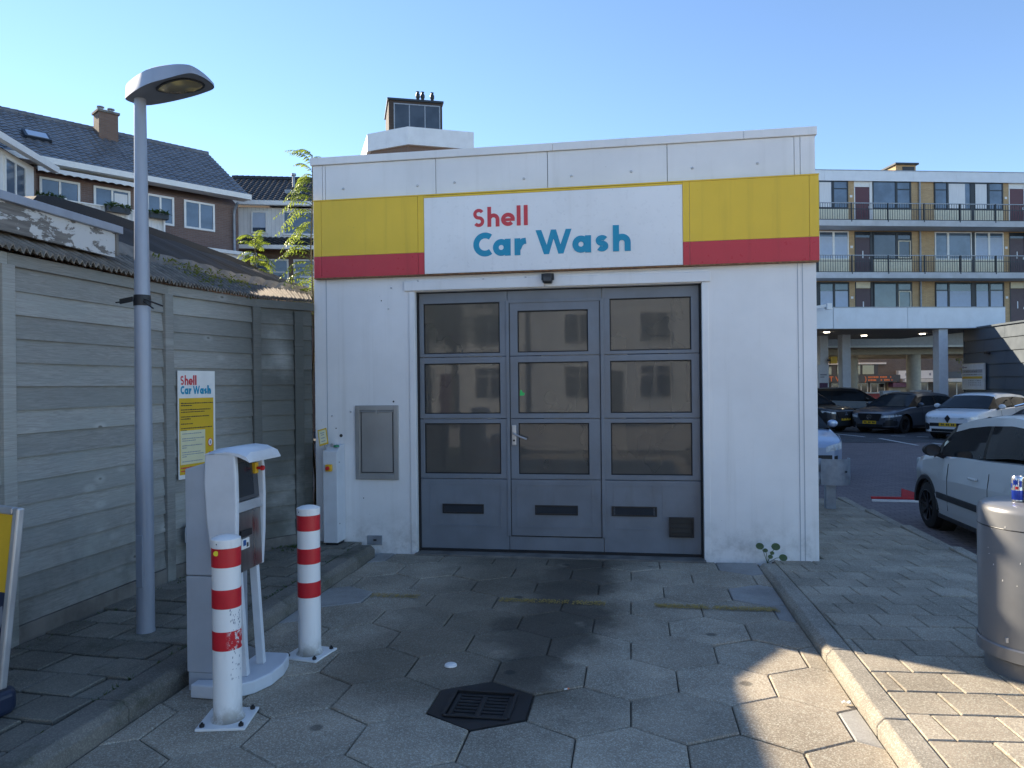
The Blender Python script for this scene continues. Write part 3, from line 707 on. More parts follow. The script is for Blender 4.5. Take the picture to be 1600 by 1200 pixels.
for k in range(3): MB().box(.345,.525,yd-.022,yd-.013,.225+k*.045,.236+k*.045).build('outlet_slat', 'black_plastic', door)
hd = MB().box(-1.112,-1.070,yd-.016,yd-.004,1.025,1.215).build('handle_plate', 'alu', door, bevel=.006)
MB().tube([(-1.091,yd-.012,1.135),(-1.091,yd-.05,1.135),(-1.075,yd-.058,1.13),(-1.02,yd-.058,1.105),(-.965,yd-.058,1.085)], .0085, 8).build('lever', 'alu', hd, smooth=60)
MB().cyl((-1.091,yd-.0195,1.07),(-1.091,yd-.016,1.07),.010,n=12).build('lock_cylinder', 'dark_metal', hd, smooth=40)
MB().prism([(0,0),(.042,.0),(.05,.025),(.028,.03),(.02,.052),(.004,.05)], (-1.037,yd+.0165,1.49), (1,0,0), (0,0,1), (0,-1,0), .001).build('green_sticker', 'sticker_green', door)
MB().box(-2.003,.611,yd-.01,yd+.05,.016,.039).build('bottom_seal', 'door_gasket', door)
MB().box(-2.003,.611,yd+.0,yd+.1,2.478,2.49).build('top_seal', 'door_gasket', door)
# inside of the hall
MB().box(-2.84,1.41,15.3,15.49,-.02,3.59).build('inner_rear_wall', 'interior_wall', cw)
MB().box(-2.849,-2.80,Yf+.25,15.3,-.02,3.59).box(1.37,1.419,Yf+.25,15.3,-.02,3.59).build('inner_side_wall', 'interior_wall', cw)
MB().box(-2.84,1.41,Yf+.2,15.3,-.12,-.004).build('hall_floor', 'interior_floor', cw)
for x, y in ((-2.6,10.9),(.9,10.9)): MB().box(x-.12,x+.12,y-.3,y+.3,0,3.0).build('inner_pier', 'interior_wall', cw)
for x, y in ((.27,7.6),(-.62,7.75),(-1.9,11.5),(.6,12.0),(-1.0,13.5)):
    l = MB().box(x-.05,x+.05,y-.6,y+.6,3.50,3.56).build('light_fitting', 'light_paint', cw); MB().cyl((x,y-.57,3.485),(x,y+.57,3.485),.014,n=8).build('tube', 'tube_light', l)
ga = thing('wash_gantry', 'wash gantry with tall brushes inside the hall behind the glazed door', 'wash gantry', (-.7, 11.2, 0))
MB().box(-1.55,-1.3,-.2,.2,0,2.6).box(1.3,1.55,-.2,.2,0,2.6).box(-1.3,1.3,-.2,.2,2.3,2.6).build('frame', 'light_paint', ga)
for x in (-.95,.95): MB().lathe([(0,.3),(.30,.3),(.34,1.0),(.30,2.1),(0,2.1)], (x,-.05,0), 20).build('brush', 'brush_blue', ga)
# ------------------------------------------------------------------ timber fence on the left
fpts = [(-3.64,.75),(-3.63,2.27),(-3.61,3.76),(-3.59,5.24),(-3.39,6.24),(-3.045,6.735)]
fence = thing('timber_fence', 'weathered grey fence of wide horizontal planks between posts, along the mossy footway', 'fence', (-3.6, 3.8, .1))
rnd = random.Random(21); FO = Vector((-3.6, 3.8, .1))
nP = 15
for (a, b) in zip(fpts, fpts[1:]):
    d = Vector((b[0]-a[0], b[1]-a[1], 0)); L = d.length; ang = math.atan2(d.y, d.x)
    nrm = Vector((d.y, -d.x, 0)).normalized()      # towards the driveway
    ph = 2.12/nP
    for k in range(nP):
        z0 = .20 + k*ph; hgt = ph + .012
        seg = 6; vs = []; 
        for i in range(seg+1):
            x = -L/2 + .02 + (L-.04)*i/seg; wv = .0025*math.sin(i*1.7 + k*2.3) 
            vs += [(x, 0+wv, .004), (x, -.020+wv, .004), (x, -.004+wv, hgt), (x, .008+wv, hgt)]
        fs = []
        for i in range(seg):
            for q in range(4): fs.append((i*4+q, i*4+(q+1) % 4, (i+1)*4+(q+1) % 4, (i+1)*4+q))
        fs += [(3,2,1,0), tuple(seg*4+q for q in range(4))]
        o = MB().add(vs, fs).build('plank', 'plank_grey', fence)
        mid = Vector(((a[0]+b[0])/2, (a[1]+b[1])/2, z0)) - FO + nrm*.0
        o.location = mid; o.rotation_euler = (rnd.uniform(-.004,.004), rnd.uniform(-.0025,.0025), ang)
    o = MB().box(-L/2, L/2, .012, .03, 0, 2.2).build('backing', 'print_black', fence); o.location = Vector(((a[0]+b[0])/2, (a[1]+b[1])/2, .12)) - FO; o.rotation_euler.z = ang
    o = MB().box(-L/2, L/2, -.03, .03, 0, .135).build('base_board', 'concrete_old', fence); o.location = Vector(((a[0]+b[0])/2, (a[1]+b[1])/2, .065)) - FO; o.rotation_euler.z = ang
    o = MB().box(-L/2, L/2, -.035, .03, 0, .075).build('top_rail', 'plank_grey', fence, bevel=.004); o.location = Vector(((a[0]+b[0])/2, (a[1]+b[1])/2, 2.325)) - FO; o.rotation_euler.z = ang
for i, p in enumerate(fpts[:-1]):
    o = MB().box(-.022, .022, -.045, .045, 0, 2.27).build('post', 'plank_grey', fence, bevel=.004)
    # stand the grain upright: build lying along X then turn
    o.location = Vector((p[0]+.022, p[1], .06)) - FO
    a = fpts[max(i-1,0)]; b = fpts[i+1]; o.rotation_euler.z = math.atan2(b[1]-a[1], b[0]-a[0]) - R(90)
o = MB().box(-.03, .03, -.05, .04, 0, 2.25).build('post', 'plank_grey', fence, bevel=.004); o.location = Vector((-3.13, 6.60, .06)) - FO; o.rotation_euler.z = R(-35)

# ------------------------------------------------------------------ old shed roof behind the fence
sh = thing('old_shed', 'old shed with corrugated eaves and black bitumen roof edge showing above the fence', 'shed', (-5.5, 4.5, 0), world=True)
def strip(A, B, za, zb, n=None, wave=None, thick=.012):
    m = MB(); pts = []
    def samp(Pl, t):
        k = min(int(t*(len(Pl)-1)), len(Pl)-2); u = t*(len(Pl)-1)-k
        return lerp(Pl[k][0], Pl[k+1][0], u), lerp(Pl[k][1], Pl[k+1][1], u), (lerp(Pl[k][2], Pl[k+1][2], u) if len(Pl[k]) > 2 else None)
    n = n or 60; vs = []; fs = []
    for i in range(n+1):
        t = i/n; a = samp(A, t); b = samp(B, t); w = wave(i) if wave else 0
        z0 = a[2] if a[2] is not None else za; z1 = b[2] if b[2] is not None else zb
        vs += [(a[0], a[1], z0+w), (b[0], b[1], z1+w), (a[0], a[1], z0+w-thick), (b[0], b[1], z1+w-thick)]
    for i in range(n):
        p = i*4; q = p+4; fs += [(p,q,q+1,p+1),(p+2,p+3,q+3,q+2),(p,p+2,q+2,q),(p+1,q+1,q+3,p+3)]
    return m.add(vs, fs)
A = [(-3.52,.8),(-3.51,2.3),(-3.50,3.76),(-3.50,5.24),(-3.33,6.25),(-3.03,6.72)]
B = [(-3.95,.8),(-3.95,2.3),(-3.95,3.76),(-3.95,5.45),(-3.86,6.9),(-3.60,7.9)]
Cc = [(-4.06,.8),(-4.06,2.3),(-4.06,3.8),(-4.06,5.6),(-3.98,7.2),(-3.75,8.4)]
D = [(-4.30,.8,2.94),(-4.30,2.3,2.94),(-4.30,3.9,2.94),(-4.30,5.2,2.98),(-4.30,6.3,3.0),(-4.28,8.0,2.96),(-4.2,9.8,2.86)]
E_ = [(-8.3,.8,2.9),(-8.3,2.3,2.9),(-8.3,3.9,2.9),(-8.3,5.2,2.9),(-8.3,6.3,2.9),(-8.3,8.0,2.9),(-8.2,9.8,2.85)]
ncor = 150; wv = [0,.016,.002,-.014]
strip(A, B, 2.425, 2.645, ncor*4, lambda i: (0.017*math.sin(i*math.pi/2 + .4) + .005*((i//4*7) % 5 - 2)/2)).build('corrugated_eaves', 'asbestos', sh)
strip(B, Cc, 2.655, 2.775, 80, lambda i: .008*math.sin(i*2.1)+.006*math.sin(i*.7), .05).build('concrete_band', 'concrete_old', sh)
strip([(p[0], p[1]) for p in Cc], D[:6], 2.765, 2.95, 60, lambda i: .006*math.sin(i*1.3), .05).build('bitumen_edge', 'bitumen', sh)
strip(D, E_, 2.95, 2.9, 40, None, .06).build('roof', 'bitumen', sh)
MB().box(-8.3,-4.35,.9,9.6,-.3,2.86).build('wall', 'brick_dark', sh)
MB().box(-4.34,-3.74,.9,6.0,.0,2.36).build('lean_to', 'concrete_old', sh)
m = MB(); n = 10; vs = []; fs = []
ysec = [(4.80,2.96),(4.88,3.05),(5.05,3.09),(5.5,3.10),(6.5,3.09),(7.6,3.06),(8.8,2.99),(9.6,2.88),(9.9,2.80)]
for yy, zt in ysec:
    for k in range(n+1):
        a = math.pi*k/n; vs.append((-4.32 - .16*(1-math.cos(a)), yy, lerp(2.72, zt, min(1, (math.sin(a)*1.35)))))
for j in range(len(ysec)-1):
    for k in range(n): fs.append((j*(n+1)+k, (j+1)*(n+1)+k, (j+1)*(n+1)+k+1, j*(n+1)+k+1))
fs += [tuple(range(n+1)), tuple(range(len(vs)-1, len(vs)-n-2, -1))]
m.add(vs, fs).build('bitumen_upstand', 'bitumen', sh, smooth=40)
fb = thing('peeling_fascia', 'white painted board with flaking paint and metal cap above the plank fence', 'fascia board', (-3.65, 2.8, 2.5), world=True)
MB().box(-3.66,-3.63,.8,4.74,2.535,2.708).build('board', 'peeling_white', fb)
MB().box(-3.665,-3.62,4.741,4.765,2.55,2.708).build('end_board', 'concrete_old', fb)
MB().box(-4.28,-3.662,.8,4.73,2.60,2.70).build('roof_deck', 'bitumen', fb)
MB().box(-3.80,-3.60,.8,2.9,2.709,2.762).build('cap', 'lamp_grey', fb, bevel=.004); MB().box(-3.80,-3.60,2.903,4.79,2.709,2.762).build('cap', 'lamp_grey', fb, bevel=.004)

# ------------------------------------------------------------------ street lamp
lp = thing('street_lamp', 'short grey street lamp with wedge-shaped head standing on the mossy footway', 'street lamp', (-2.98, 4.13, .1))
MB().lathe([(.058,-.05),(.056,.0),(.053,.02),(.051,1.0),(.046,2.0),(.040,2.6),(.034,3.29),(0,3.29)], (0,0,0), 24).build('pole', 'lamp_grey', lp, smooth=40)
# head: plan outline (x towards the tip), near side is -Y
import itertools
tip = [(-.085,-.01,.075),(-.03,-.07,.085),(.17,-.185,.09),(.35,-.235,.08),(.47,-.262,.06),(.525,-.25,.045),(.548,-.16,.03),(.525,-.045,.025),(.42,.01,.045),(.27,.055,.06),(.08,.09,.07),(-.04,.085,.075)]
def catmull(P, m):
    out = []; n = len(P)
    for i in range(n):
        a, b, c, d = (P[(i+k) % n] for k in (-1, 0, 1, 2))
        for q in range(m):
            t = q/m; out.append(tuple(.5*((2*b[j]) + (-a[j]+c[j])*t + (2*a[j]-5*b[j]+4*c[j]-d[j])*t*t + (-a[j]+3*b[j]-3*c[j]+d[j])*t**3) for j in range(len(b))))
    return out
tip = catmull(tip, 4)
hb = MB(); zb = [3.285 + .03*p[0] for p in tip]
top = [(lerp(p[0],.2,.03), lerp(p[1],-.06,.05)) for p in tip]; top2 = [(lerp(p[0],.18,.22), lerp(p[1],-.06,.30)) for p in tip]
vs = [(p[0], p[1], zb[i]) for i, p in enumerate(tip)] + [(p[0], p[1], zb[i] + .014) for i, p in enumerate(tip)] + [(top[i][0], top[i][1], zb[i] + p[2]) for i, p in enumerate(tip)] + [(top2[i][0], top2[i][1], zb[i] + p[2] + .022) for i, p in enumerate(tip)] + [(.15, -.05, 3.285+.125)]
n = len(tip); fs = [((i+1) % n + k*n, i + k*n, i + (k+1)*n, (i+1) % n + (k+1)*n)[::-1] for k in (0,1,2) for i in range(n)] + [(3*n+i, 3*n+(i+1) % n, 4*n) for i in range(n)]
hd = hb.add(vs, fs).build('lamp_head', 'lamp_grey', lp, smooth=42)
ub = MB().add([(lerp(p[0],.2,.02), lerp(p[1],-.06,.02), zb[i]+.001) for i, p in enumerate(tip)], [tuple(range(n))[::-1]]).build('underside', 'lamp_under', hd)
ln = catmull([(.19,-.105),(.27,-.17),(.37,-.205),(.455,-.20),(.495,-.12),(.45,-.06),(.34,-.03),(.25,-.045)], 4)
lv = [(x, y, 3.283 + .03*x) for x, y in ln]; c0 = (.35, -.11, 3.283 + .03*.35 - .022)
mid = [(lerp(x,c0[0],.3), lerp(y,c0[1],.3), 3.283 + .03*x - .017) for x, y in ln]; k = len(ln)
MB().add(lv + mid + [c0], [((i+1) % k, i, k+i, k+(i+1) % k)[::-1] for i in range(k)] + [((i+1) % k + k, i + k, 2*k)[::-1] for i in range(k)]).build('lens', 'lamp_lens', hd, smooth=30)
m = MB()
for i in range(k):
    a = Vector(lv[i]); b = Vector(lv[(i+1) % k]); m.bar(a, b, .012, .008)
m.build('lens_rim', 'dark_metal', hd)
st = MB().lathe([(.0455,-.032),(.050,-.032),(.051,.0),(.048,.034),(.0445,.034)], (0,0,2.04), 20).build('strap', 'black_plastic', lp, smooth=40)
MB().bar((-.13,-.03,2.035),(-.02,-.06,2.045),.008,.03).bar((.04,-.04,2.045),(.16,-.03,2.00),.006,.010).bar((.04,-.045,2.03),(.11,-.05,1.985),.006,.008).bar((-.16,-.03,2.03),(-.13,-.03,2.032),.006,.008).build('strap_tail', 'black_plastic', st)
MB().box(-.022,.022,-.0575,-.045,.28,.60).build('access_door', 'lamp_grey', lp, bevel=.004)

# ------------------------------------------------------------------ information board on the fence
d = Vector((.2, 1.0, 0)).normalized(); ang = math.atan2(d.y, d.x)
sg = thing('car_wash_board', 'tall white and yellow car wash instruction board fixed to the plank fence', 'sign', (-3.54, 5.32, .87), ang)
LB, HB = .535, .865
MB().box(0,LB,-.004,.004,0,HB).build('board', 'paper_white', sg, bevel=.001)
MB().box(.012,LB-.03,-.006,-.0042,.035,HB-.22).build('yellow_print', 'print_yellow', sg)
PB = lambda s_, x0, z0: (lambda x, y, dd: (x0 + x*s_, -.0044 - dd, z0 + y*s_))
word(SHELL, PB(.075, .035, HB-.115), .0008, .2).build('red_lettering', 'letter_red', sg); word(CARWASH, PB(.0665, .035, HB-.188), .0008, .245).build('blue_lettering', 'letter_blue', sg)
MB().box(.022,.375,-.0078,-.0063,.115,.385).build('cream_box', 'print_cream', sg)
rt = random.Random(2)
def textline(m, x0, x1, z, hgt, y):
    x = x0
    while x < x1:
        w = rt.uniform(.008, .034); 
        if x + w > x1: break
        m.box(x, x+w, y-.0006, y, z, z+hgt*rt.uniform(.75,1)); x += w + .0045
m = MB()
for z, x1 in ((.60,.50),(.582,.22),(.548,.48),(.53,.40),(.492,.46),(.474,.17),(.435,.20),(.40,.49),(.382,.12)): textline(m, .034, x1, z, .0085, -.0062)
tag(m.build('print_lines', 'print_black', sg), kind='stuff')
m = MB()
for z, x1 in ((.357,.34),(.318,.36),(.301,.24),(.262,.35),(.245,.12),(.208,.32),(.191,.355),(.174,.11),(.135,.34)): textline(m, .045, x1, z, .007, -.008)
tag(m.build('print_lines', 'print_grey', sg), kind='stuff')
m = MB(); textline(m, .03, .4, .082, .012, -.0062); textline(m, .03, .36, .058, .012, -.0062); tag(m.build('print_lines', 'letter_red', sg), kind='stuff')
for z in (.275, .165):
    MB().lathe([(0,-.0005),(.034,-.0005),(.034,0)], (.45,-.0064,z), 20, 'y').build('prohibition_ring', 'letter_red', sg); MB().lathe([(0,-.0006),(.027,-.0006),(.027,0)], (.45,-.0072,z), 20, 'y').build('prohibition_field', 'paper_white', sg)
    MB().box(.442,.458,-.0084,-.0079,z-.013,z+.013).build('prohibition_sign', 'print_grey', sg)

for c_ in sg.children:
    for v_ in c_.data.vertices: v_.co.x *= .75
# ------------------------------------------------------------------ socket box at the fence foot
sb = thing('socket_box', 'grey outdoor socket box with blue socket low on the fence behind the terminal', 'socket box', (-3.50, 5.33, .10))
MB().prism([(0,.27),(.10,.27),(.10,.42),(.03,.42),(0,.38)], (0,0,0), (0,1,0), (0,0,1), (1,0,0), .07).build('housing', 'light_paint', sb, bevel=.006)
MB().cyl((.06,.045,.345),(.105,.035,.33),.028,.026,n=16).build('socket', 'socket_blue', sb, smooth=40)
MB().cyl((.02,.05,-.02),(.02,.05,.28),.012,n=10).build('conduit', 'galvanised', sb, smooth=40)
MB().cyl((.02,.075,-.02),(.02,.075,.28),.007,n=8).build('cable', 'black_plastic', sb, smooth=40)

# ------------------------------------------------------------------ bollards
def bollard(x, y, label, worn, rz):
    b = thing('bollard', label, 'bollard', (x, y, 0), rz, 'striped bollards along the driveway')
    r = .066
    MB().box(-.115,.115,-.115,.115,0,.012).build('base_plate', 'white_paint', b, bevel=.002)
    for i, j in ((-1,-1),(1,-1),(1,1),(-1,1)):
        MB().cyl((i*.09,j*.09,.0118),(i*.09,j*.09,.024),.012,n=6).cyl((i*.09,j*.09,.024),(i*.09,j*.09,.032),.006,n=8).build('anchor_bolt', 'iron', b)
    MB().lathe([(r+.014,.012),(r+.004,.024),(r,.034),(r,.862)], (0,0,0), 32).build('post', 'bollard_white', b, smooth=40)
    cp = MB().lathe([(r+.0005,.836),(r+.0026,.837),(r+.0026,.874),(r+.0012,.8765),(.045,.886),(.02,.891),(0,.892)], (0,0,0), 36).build('cap', 'bollard_white', b, smooth=28)
    MB().lathe([(0,-.002),(.004,-.002),(.004,0)], (-.022,-r-.001+.004,.858), 8, 'y').build('cap_screw', 'print_black', cp)
    for z0, z1, ch in ((.745,.835,False),(.550,.640,worn),(.352,.442,worn)):
        MB().lathe([(r+.0005,z0),(r+.0016,z0+.001),(r+.0016,z1-.001),(r+.0005,z1)], (0,0,0), 32).build('red_band', 'bollard_red_chipped' if ch else 'bollard_red', b, smooth=40)
    return b
b1 = bollard(-1.93, 3.27, 'scraped red and white bollard with a small yellow sticker, in front of the payment terminal', True, R(12))
MB().lathe([(0,-.001),(.0125,-.001),(.0125,0)], (-.026,-.0645,.815), 16, 'y').build('round_sticker', 'sticker_yellow', b1)
m = MB(); rs = random.Random(4)
for k in range(46):
    a = R(rs.uniform(-62, -12)); z = rs.choice([rs.uniform(.20,.34), rs.uniform(.44,.54), rs.uniform(.45,.52)]); w = rs.uniform(.002,.006); hh = rs.uniform(.002,.014)
    q = [(.0665*math.cos(a+s_*w/.066), .0665*math.sin(a+s_*w/.066), z+t*hh) for s_, t in ((0,0),(1,.2),(1.1,1),(.1,.8))]; m.add(q, [(0,1,2,3)])
tag(m.build('scrapes', 'print_grey', b1), kind='stuff')
bollard(-1.91, 4.14, 'clean red and white bollard beside the kerb, near the building', False, R(-9))

# ------------------------------------------------------------------ payment terminal
tm = thing('payment_terminal', 'grey and white payment terminal with hooded screen standing at the kerb behind a bollard', 'terminal', (-2.2, 3.7, 0), world=True)
y0, y1 = 3.55, 3.86
MB().prism([(-2.33,.61),(-2.17,.61),(-2.17,1.215),(-2.33,1.17)], (0,y0+.006,0), (1,0,0), (0,0,1), (0,1,0), y1-y0-.012).build('rear_cabinet', 'grey_paint', tm, bevel=.006)
MB().box(-2.33,-2.145,y0+.008,y1-.008,.10,.606).build('lower_cabinet', 'grey_paint', tm, bevel=.004)
MB().box(-2.325,-2.15,y0+.012,y1-.012,.0,.098).build('plinth', 'grey_paint', tm, bevel=.004)
side = [(-2.13,.60),(-2.045,.60),(-2.036,.72),(-2.03,.86),(-2.028,1.0),(-2.03,1.13),(-2.036,1.255),(-2.205,1.255),(-2.212,1.1),(-2.20,.9),(-2.178,.72)]
MB().prism(side, (0,y0-.012,0), (1,0,0), (0,0,1), (0,1,0), .034).build('side_cheek', 'light_paint', tm, bevel=.009, seg=3)
MB().prism([(-2.10,.61),(-2.052,.61),(-2.040,.80),(-2.036,1.0),(-2.040,1.15),(-2.052,1.25),(-2.10,1.25)], (0,y1-.016,0), (1,0,0), (0,0,1), (0,1,0), .026).build('side_cheek', 'light_paint', tm, bevel=.006)
MB().box(-2.16,-2.10,y0+.02,y1-.02,.62,1.24).build('back_panel', 'grey_paint', tm)
MB().prism([(-2.098,.615),(-2.048,.615),(-2.058,.93),(-2.098,.93)], (0,y0+.023,0), (1,0,0), (0,0,1), (0,1,0), y1-y0-.041).build('steel_panel', 'steel', tm, bevel=.003)
MB().prism([(-2.098,.935),(-2.044,.935),(-2.060,.985),(-2.098,.985)], (0,y0+.023,0), (1,0,0), (0,0,1), (0,1,0), y1-y0-.041).build('shelf', 'alu', tm, bevel=.003)
sc = MB().prism([(-2.098,.99),(-2.062,.99),(-2.080,1.225),(-2.098,1.225)], (0,y0+.023,0), (1,0,0), (0,0,1), (0,1,0), y1-y0-.041).build('screen_bezel', 'sign_slate', tm, bevel=.002)
MB().add([(-2.0610,y0+.035,1.01),(-2.0610,y1-.075,1.01),(-2.0755,y1-.075,1.195),(-2.0755,y0+.035,1.195)], [(0,1,2,3)]).build('screen', 'screen_dark', sc)
es = MB().box(-2.09,-2.056,y1-.07,y1-.035,1.12,1.18).build('stop_box', 'estop_yellow', tm, bevel=.003)
MB().lathe([(0,.042),(.013,.040),(.015,.026),(.008,.022),(.008,0)], (-2.056,y1-.052,1.15), 14, 'x').build('stop_button', 'estop_red', es, smooth=40)
MB().box(-2.052,-2.040,y0+.06,y0+.17,.80,.835).build('card_slot', 'black_plastic', tm, bevel=.003)
MB().box(-2.053,-2.0465,y0+.07,y0+.15,.735,.79).build('payment_sticker', 'paper_white', tm); MB().box(-2.0464,-2.046,y0+.085,y0+.115,.752,.782).build('sticker_print', 'socket_blue', tm); MB().box(-2.0464,-2.046,y0+.12,y0+.14,.742,.765).build('sticker_print', 'print_black', tm)
# hood: sloping top with a visor over the screen
def hood():
    m = MB(); xs = [-2.207,-2.15,-2.08,-2.01,-1.968,-1.95]; zt = [1.256,1.276,1.284,1.276,1.258,1.226]; zbm = [1.250,1.252,1.252,1.236,1.218,1.208]
    vs = []
    for x, a, b in zip(xs, zt, zbm): vs += [(x,y0-.016,min(a-.010,max(a-.022,b+.002))),(x,y0+.03,a),(x,y1-.02,a),(x,y1+.016,a-.012),(x,y1+.016,b),(x,y0-.016,b)]
    fs = []
    for i in range(len(xs)-1):
        for k in range(6): fs.append((i*6+k, (i+1)*6+k, (i+1)*6+(k+1) % 6, i*6+(k+1) % 6))
    fs += [(0,1,2,3,4,5), tuple((len(xs)-1)*6+k for k in range(6))[::-1]]
    return m.add(vs, fs)
hood().build('hood', 'light_paint', tm, smooth=30)
MB().bar((-2.04,y0+.075,.07),(-2.075,y0+.075,.62),.045,.03,(0,1,0)).build('front_strut', 'light_paint', tm, bevel=.004)
MB().bar((-2.04,y1-.06,.07),(-2.075,y1-.06,.62),.045,.03,(0,1,0)).build('front_strut', 'light_paint', tm, bevel=.004)
bp = [(-2.26,3.475),(-2.10,3.468),(-2.02,3.50),(-1.955,3.57),(-1.915,3.68),(-1.915,3.82),(-1.94,3.92),(-1.96,3.97),(-2.14,3.97),(-2.14,3.56),(-2.26,3.545)]
MB().prism(bp, (0,0,.0), (1,0,0), (0,1,0), (0,0,1), .07).build('base', 'light_paint', tm, bevel=.008)

# ------------------------------------------------------------------ control pillar at the building corner
cp = thing('control_pillar', 'white control pillar with yellow emergency stop against the car wash wall', 'control pillar', (-2.77, 6.58, .1), world=True)
MB().prism([(6.55,.125),(6.748,.125),(6.748,1.04),(6.66,1.04),(6.55,.985)], (-2.872,0,0), (0,1,0), (0,0,1), (1,0,0), .140).build('cabinet', 'light_paint', cp, bevel=.005)
MB().box(-2.86,-2.745,6.58,6.74,.085,.126).build('foot', 'dark_metal', cp)
e = MB().box(-2.835,-2.775,6.512,6.55,.80,.865).build('stop_housing', 'estop_yellow', cp, bevel=.006)
MB().lathe([(.0,-.028),(.017,-.026),(.020,-.012),(.009,-.008),(.009,0)], (-2.805,6.513,.832), 16, 'y').build('stop_button', 'estop_red', e, smooth=40)
MB().lathe([(0,.02),(.022,.018),(.027,.006),(.027,0)], (-2.765,6.62,1.022), 16).build('green_button', 'button_green', cp, smooth=40)
MB().box(-2.825,-2.795,6.62,6.65,1.02,1.055).build('key_switch', 'alu', cp, bevel=.004)
for x, z in ((-2.7315,.30),(-2.7315,.88)): MB().cyl((x,6.60,z),(x+.003,6.60,z),.005,n=8).build('screw', 'dark_metal', cp)
M_ = Matrix.Translation((-2.872,6.56,1.12)) @ Matrix.Rotation(R(-24),4,'X') @ Matrix.Rotation(R(-17),4,'Y')
MB().bar((-2.85,6.575,1.0),(-2.868,6.572,1.10),.012,.008).build('card_bracket', 'alu', cp)
cdp = MB().obox(M_, .088, .006, .165).build('instruction_card', 'print_yellow', cp); MB().obox(M_ @ Matrix.Translation((0,-.0045,0)), .07, .002, .135).build('card_paper', 'print_cream', cdp)
m = MB()
for zz, w in ((.04,.04),(.02,.03),(-.012,.036),(-.045,.04)): m.obox(M_ @ Matrix.Translation((0,-.006,zz)), w, .001, .007)
m.build('card_print', 'print_grey', cdp)

# ------------------------------------------------------------------ pavement sign at the left
pv = thing('pavement_sign', 'sprung pavement sign in an aluminium frame with yellow poster and blue base', 'sign', (-3.065, 2.90, .1), R(-8))
T = Matrix.Translation((0,0,.19)) @ Matrix.Rotation(R(3.5),4,'Y') @ Matrix.Rotation(R(-4),4,'X')
def tb(x0,x1,y0,y1,z0,z1): 
    b = MB().box(x0,x1,y0,y1,z0,z1); return MB().add([T @ Vector(p) for p in b.v], b.f)
hwid = .31
tb(hwid-.034,hwid,-.018,.018,0,.80).build('frame_side', 'alu', pv, bevel=.008); tb(-hwid,-hwid+.034,-.018,.018,0,.80).build('frame_side', 'alu', pv, bevel=.008)
tb(-hwid+.034,hwid-.034,-.018,.018,.766,.80).build('frame_rail', 'alu', pv, bevel=.008); tb(-hwid+.034,hwid-.034,-.018,.018,0,.034).build('frame_rail', 'alu', pv, bevel=.008)
tb(-hwid+.03,hwid-.03,-.004,.004,.03,.77).build('poster', 'print_navy', pv); tb(-hwid+.034,hwid-.034,-.0065,-.0045,.42,.766).build('poster_yellow', 'print_yellow', pv)
b = MB().prism([(.05,.12),(.14,.10),(.22,.16),(.272,.30),(.26,.36),(.12,.30),(.05,.22)], (0,-.0045,0), (1,0,0), (0,0,1), (0,-1,0), .002); MB().add([T @ Vector(p) for p in b.v], b.f).build('poster_shape', 'print_grey', pv)
MB().cyl((-.15,0,.10),(-.15,0,.20),.022,n=12).cyl((.15,0,.10),(.15,0,.20),.022,n=12).build('spring', 'dark_metal', pv, smooth=40)
MB().prism([(-.24,-.17),(.17,-.17),(.215,-.13),(.215,.13),(.17,.17),(-.24,.17)], (0,0,.0), (1,0,0), (0,1,0), (0,0,1), .115).build('base', 'blue_base', pv, bevel=.03, seg=4)

# ------------------------------------------------------------------ litter bin with can and carton
lb = thing('litter_bin', 'tall round grey litter bin standing half in sunlight on the right footway', 'litter bin', (2.10, 4.21, .08))
MB().lathe([(0,.0),(.262,0),(.262,.07),(.268,.085),(.285,.095),(.298,.10),(.300,.16),(.295,.166),(.293,.168)], (0,0,0), 48).build('plinth', 'bin_grey', lb, smooth=35)
MB().lathe([(.290,.166),(.290,.835),(.284,.855),(.268,.868),(.24,.875),(0,.878)], (0,0,0), 48).build('body', 'bin_grey', lb, smooth=40)
MB().lathe([(.2905,.755),(.2915,.757),(.2915,.759),(.2905,.761)], (0,0,0), 48).build('lid_seam', 'dark_metal', lb)
m = MB(); vs = []
for i in range(9):
    a = R(-78 + i*6.5)
    vs += [(.2925*math.cos(a), .2925*math.sin(a), .59), (.2925*math.cos(a), .2925*math.sin(a), .745)]
m.add(vs, [(2*i, 2*i+2, 2*i+3, 2*i+1) for i in range(8)]).build('opening', 'print_black', lb)
a = R(212); MB().box(.2905*math.cos(a)-.006,.2905*math.cos(a)+.006,.2905*math.sin(a)-.006,.2905*math.sin(a)+.006,.19,.215).build('latch', 'alu', lb)
a = R(225); m = MB(); rs = random.Random(9)
for k in range(11):
    a = R(rs.uniform(190,265)); z = rs.uniform(.45,.84); rr_ = .2908; w = rs.uniform(.003,.007); hh = rs.uniform(.003,.012)
    m.add([(rr_*math.cos(a+s_*w/rr_), rr_*math.sin(a+s_*w/rr_), z+t*hh) for s_, t in ((0,0),(1,.1),(1,1),(.2,.8))], [(0,1,2,3)])
tag(m.build('paint_chips', 'paper_white', lb), kind='stuff')
cn = thing('drink_can', 'slim blue and silver drink can standing on the litter bin', 'can', (1.985, 4.215, .9565))
MB().lathe([(0,.002),(.021,0),(.0265,.006),(.0265,.122),(.023,.132),(.022,.134),(.020,.131),(0,.131)], (0,0,0), 24).build('body', 'can_silver', cn, smooth=40)
MB().lathe([(.0268,.012),(.027,.013),(.027,.060),(.0268,.061)], (0,0,0), 24).build('blue_print', 'can_blue', cn, smooth=40)
m = MB()
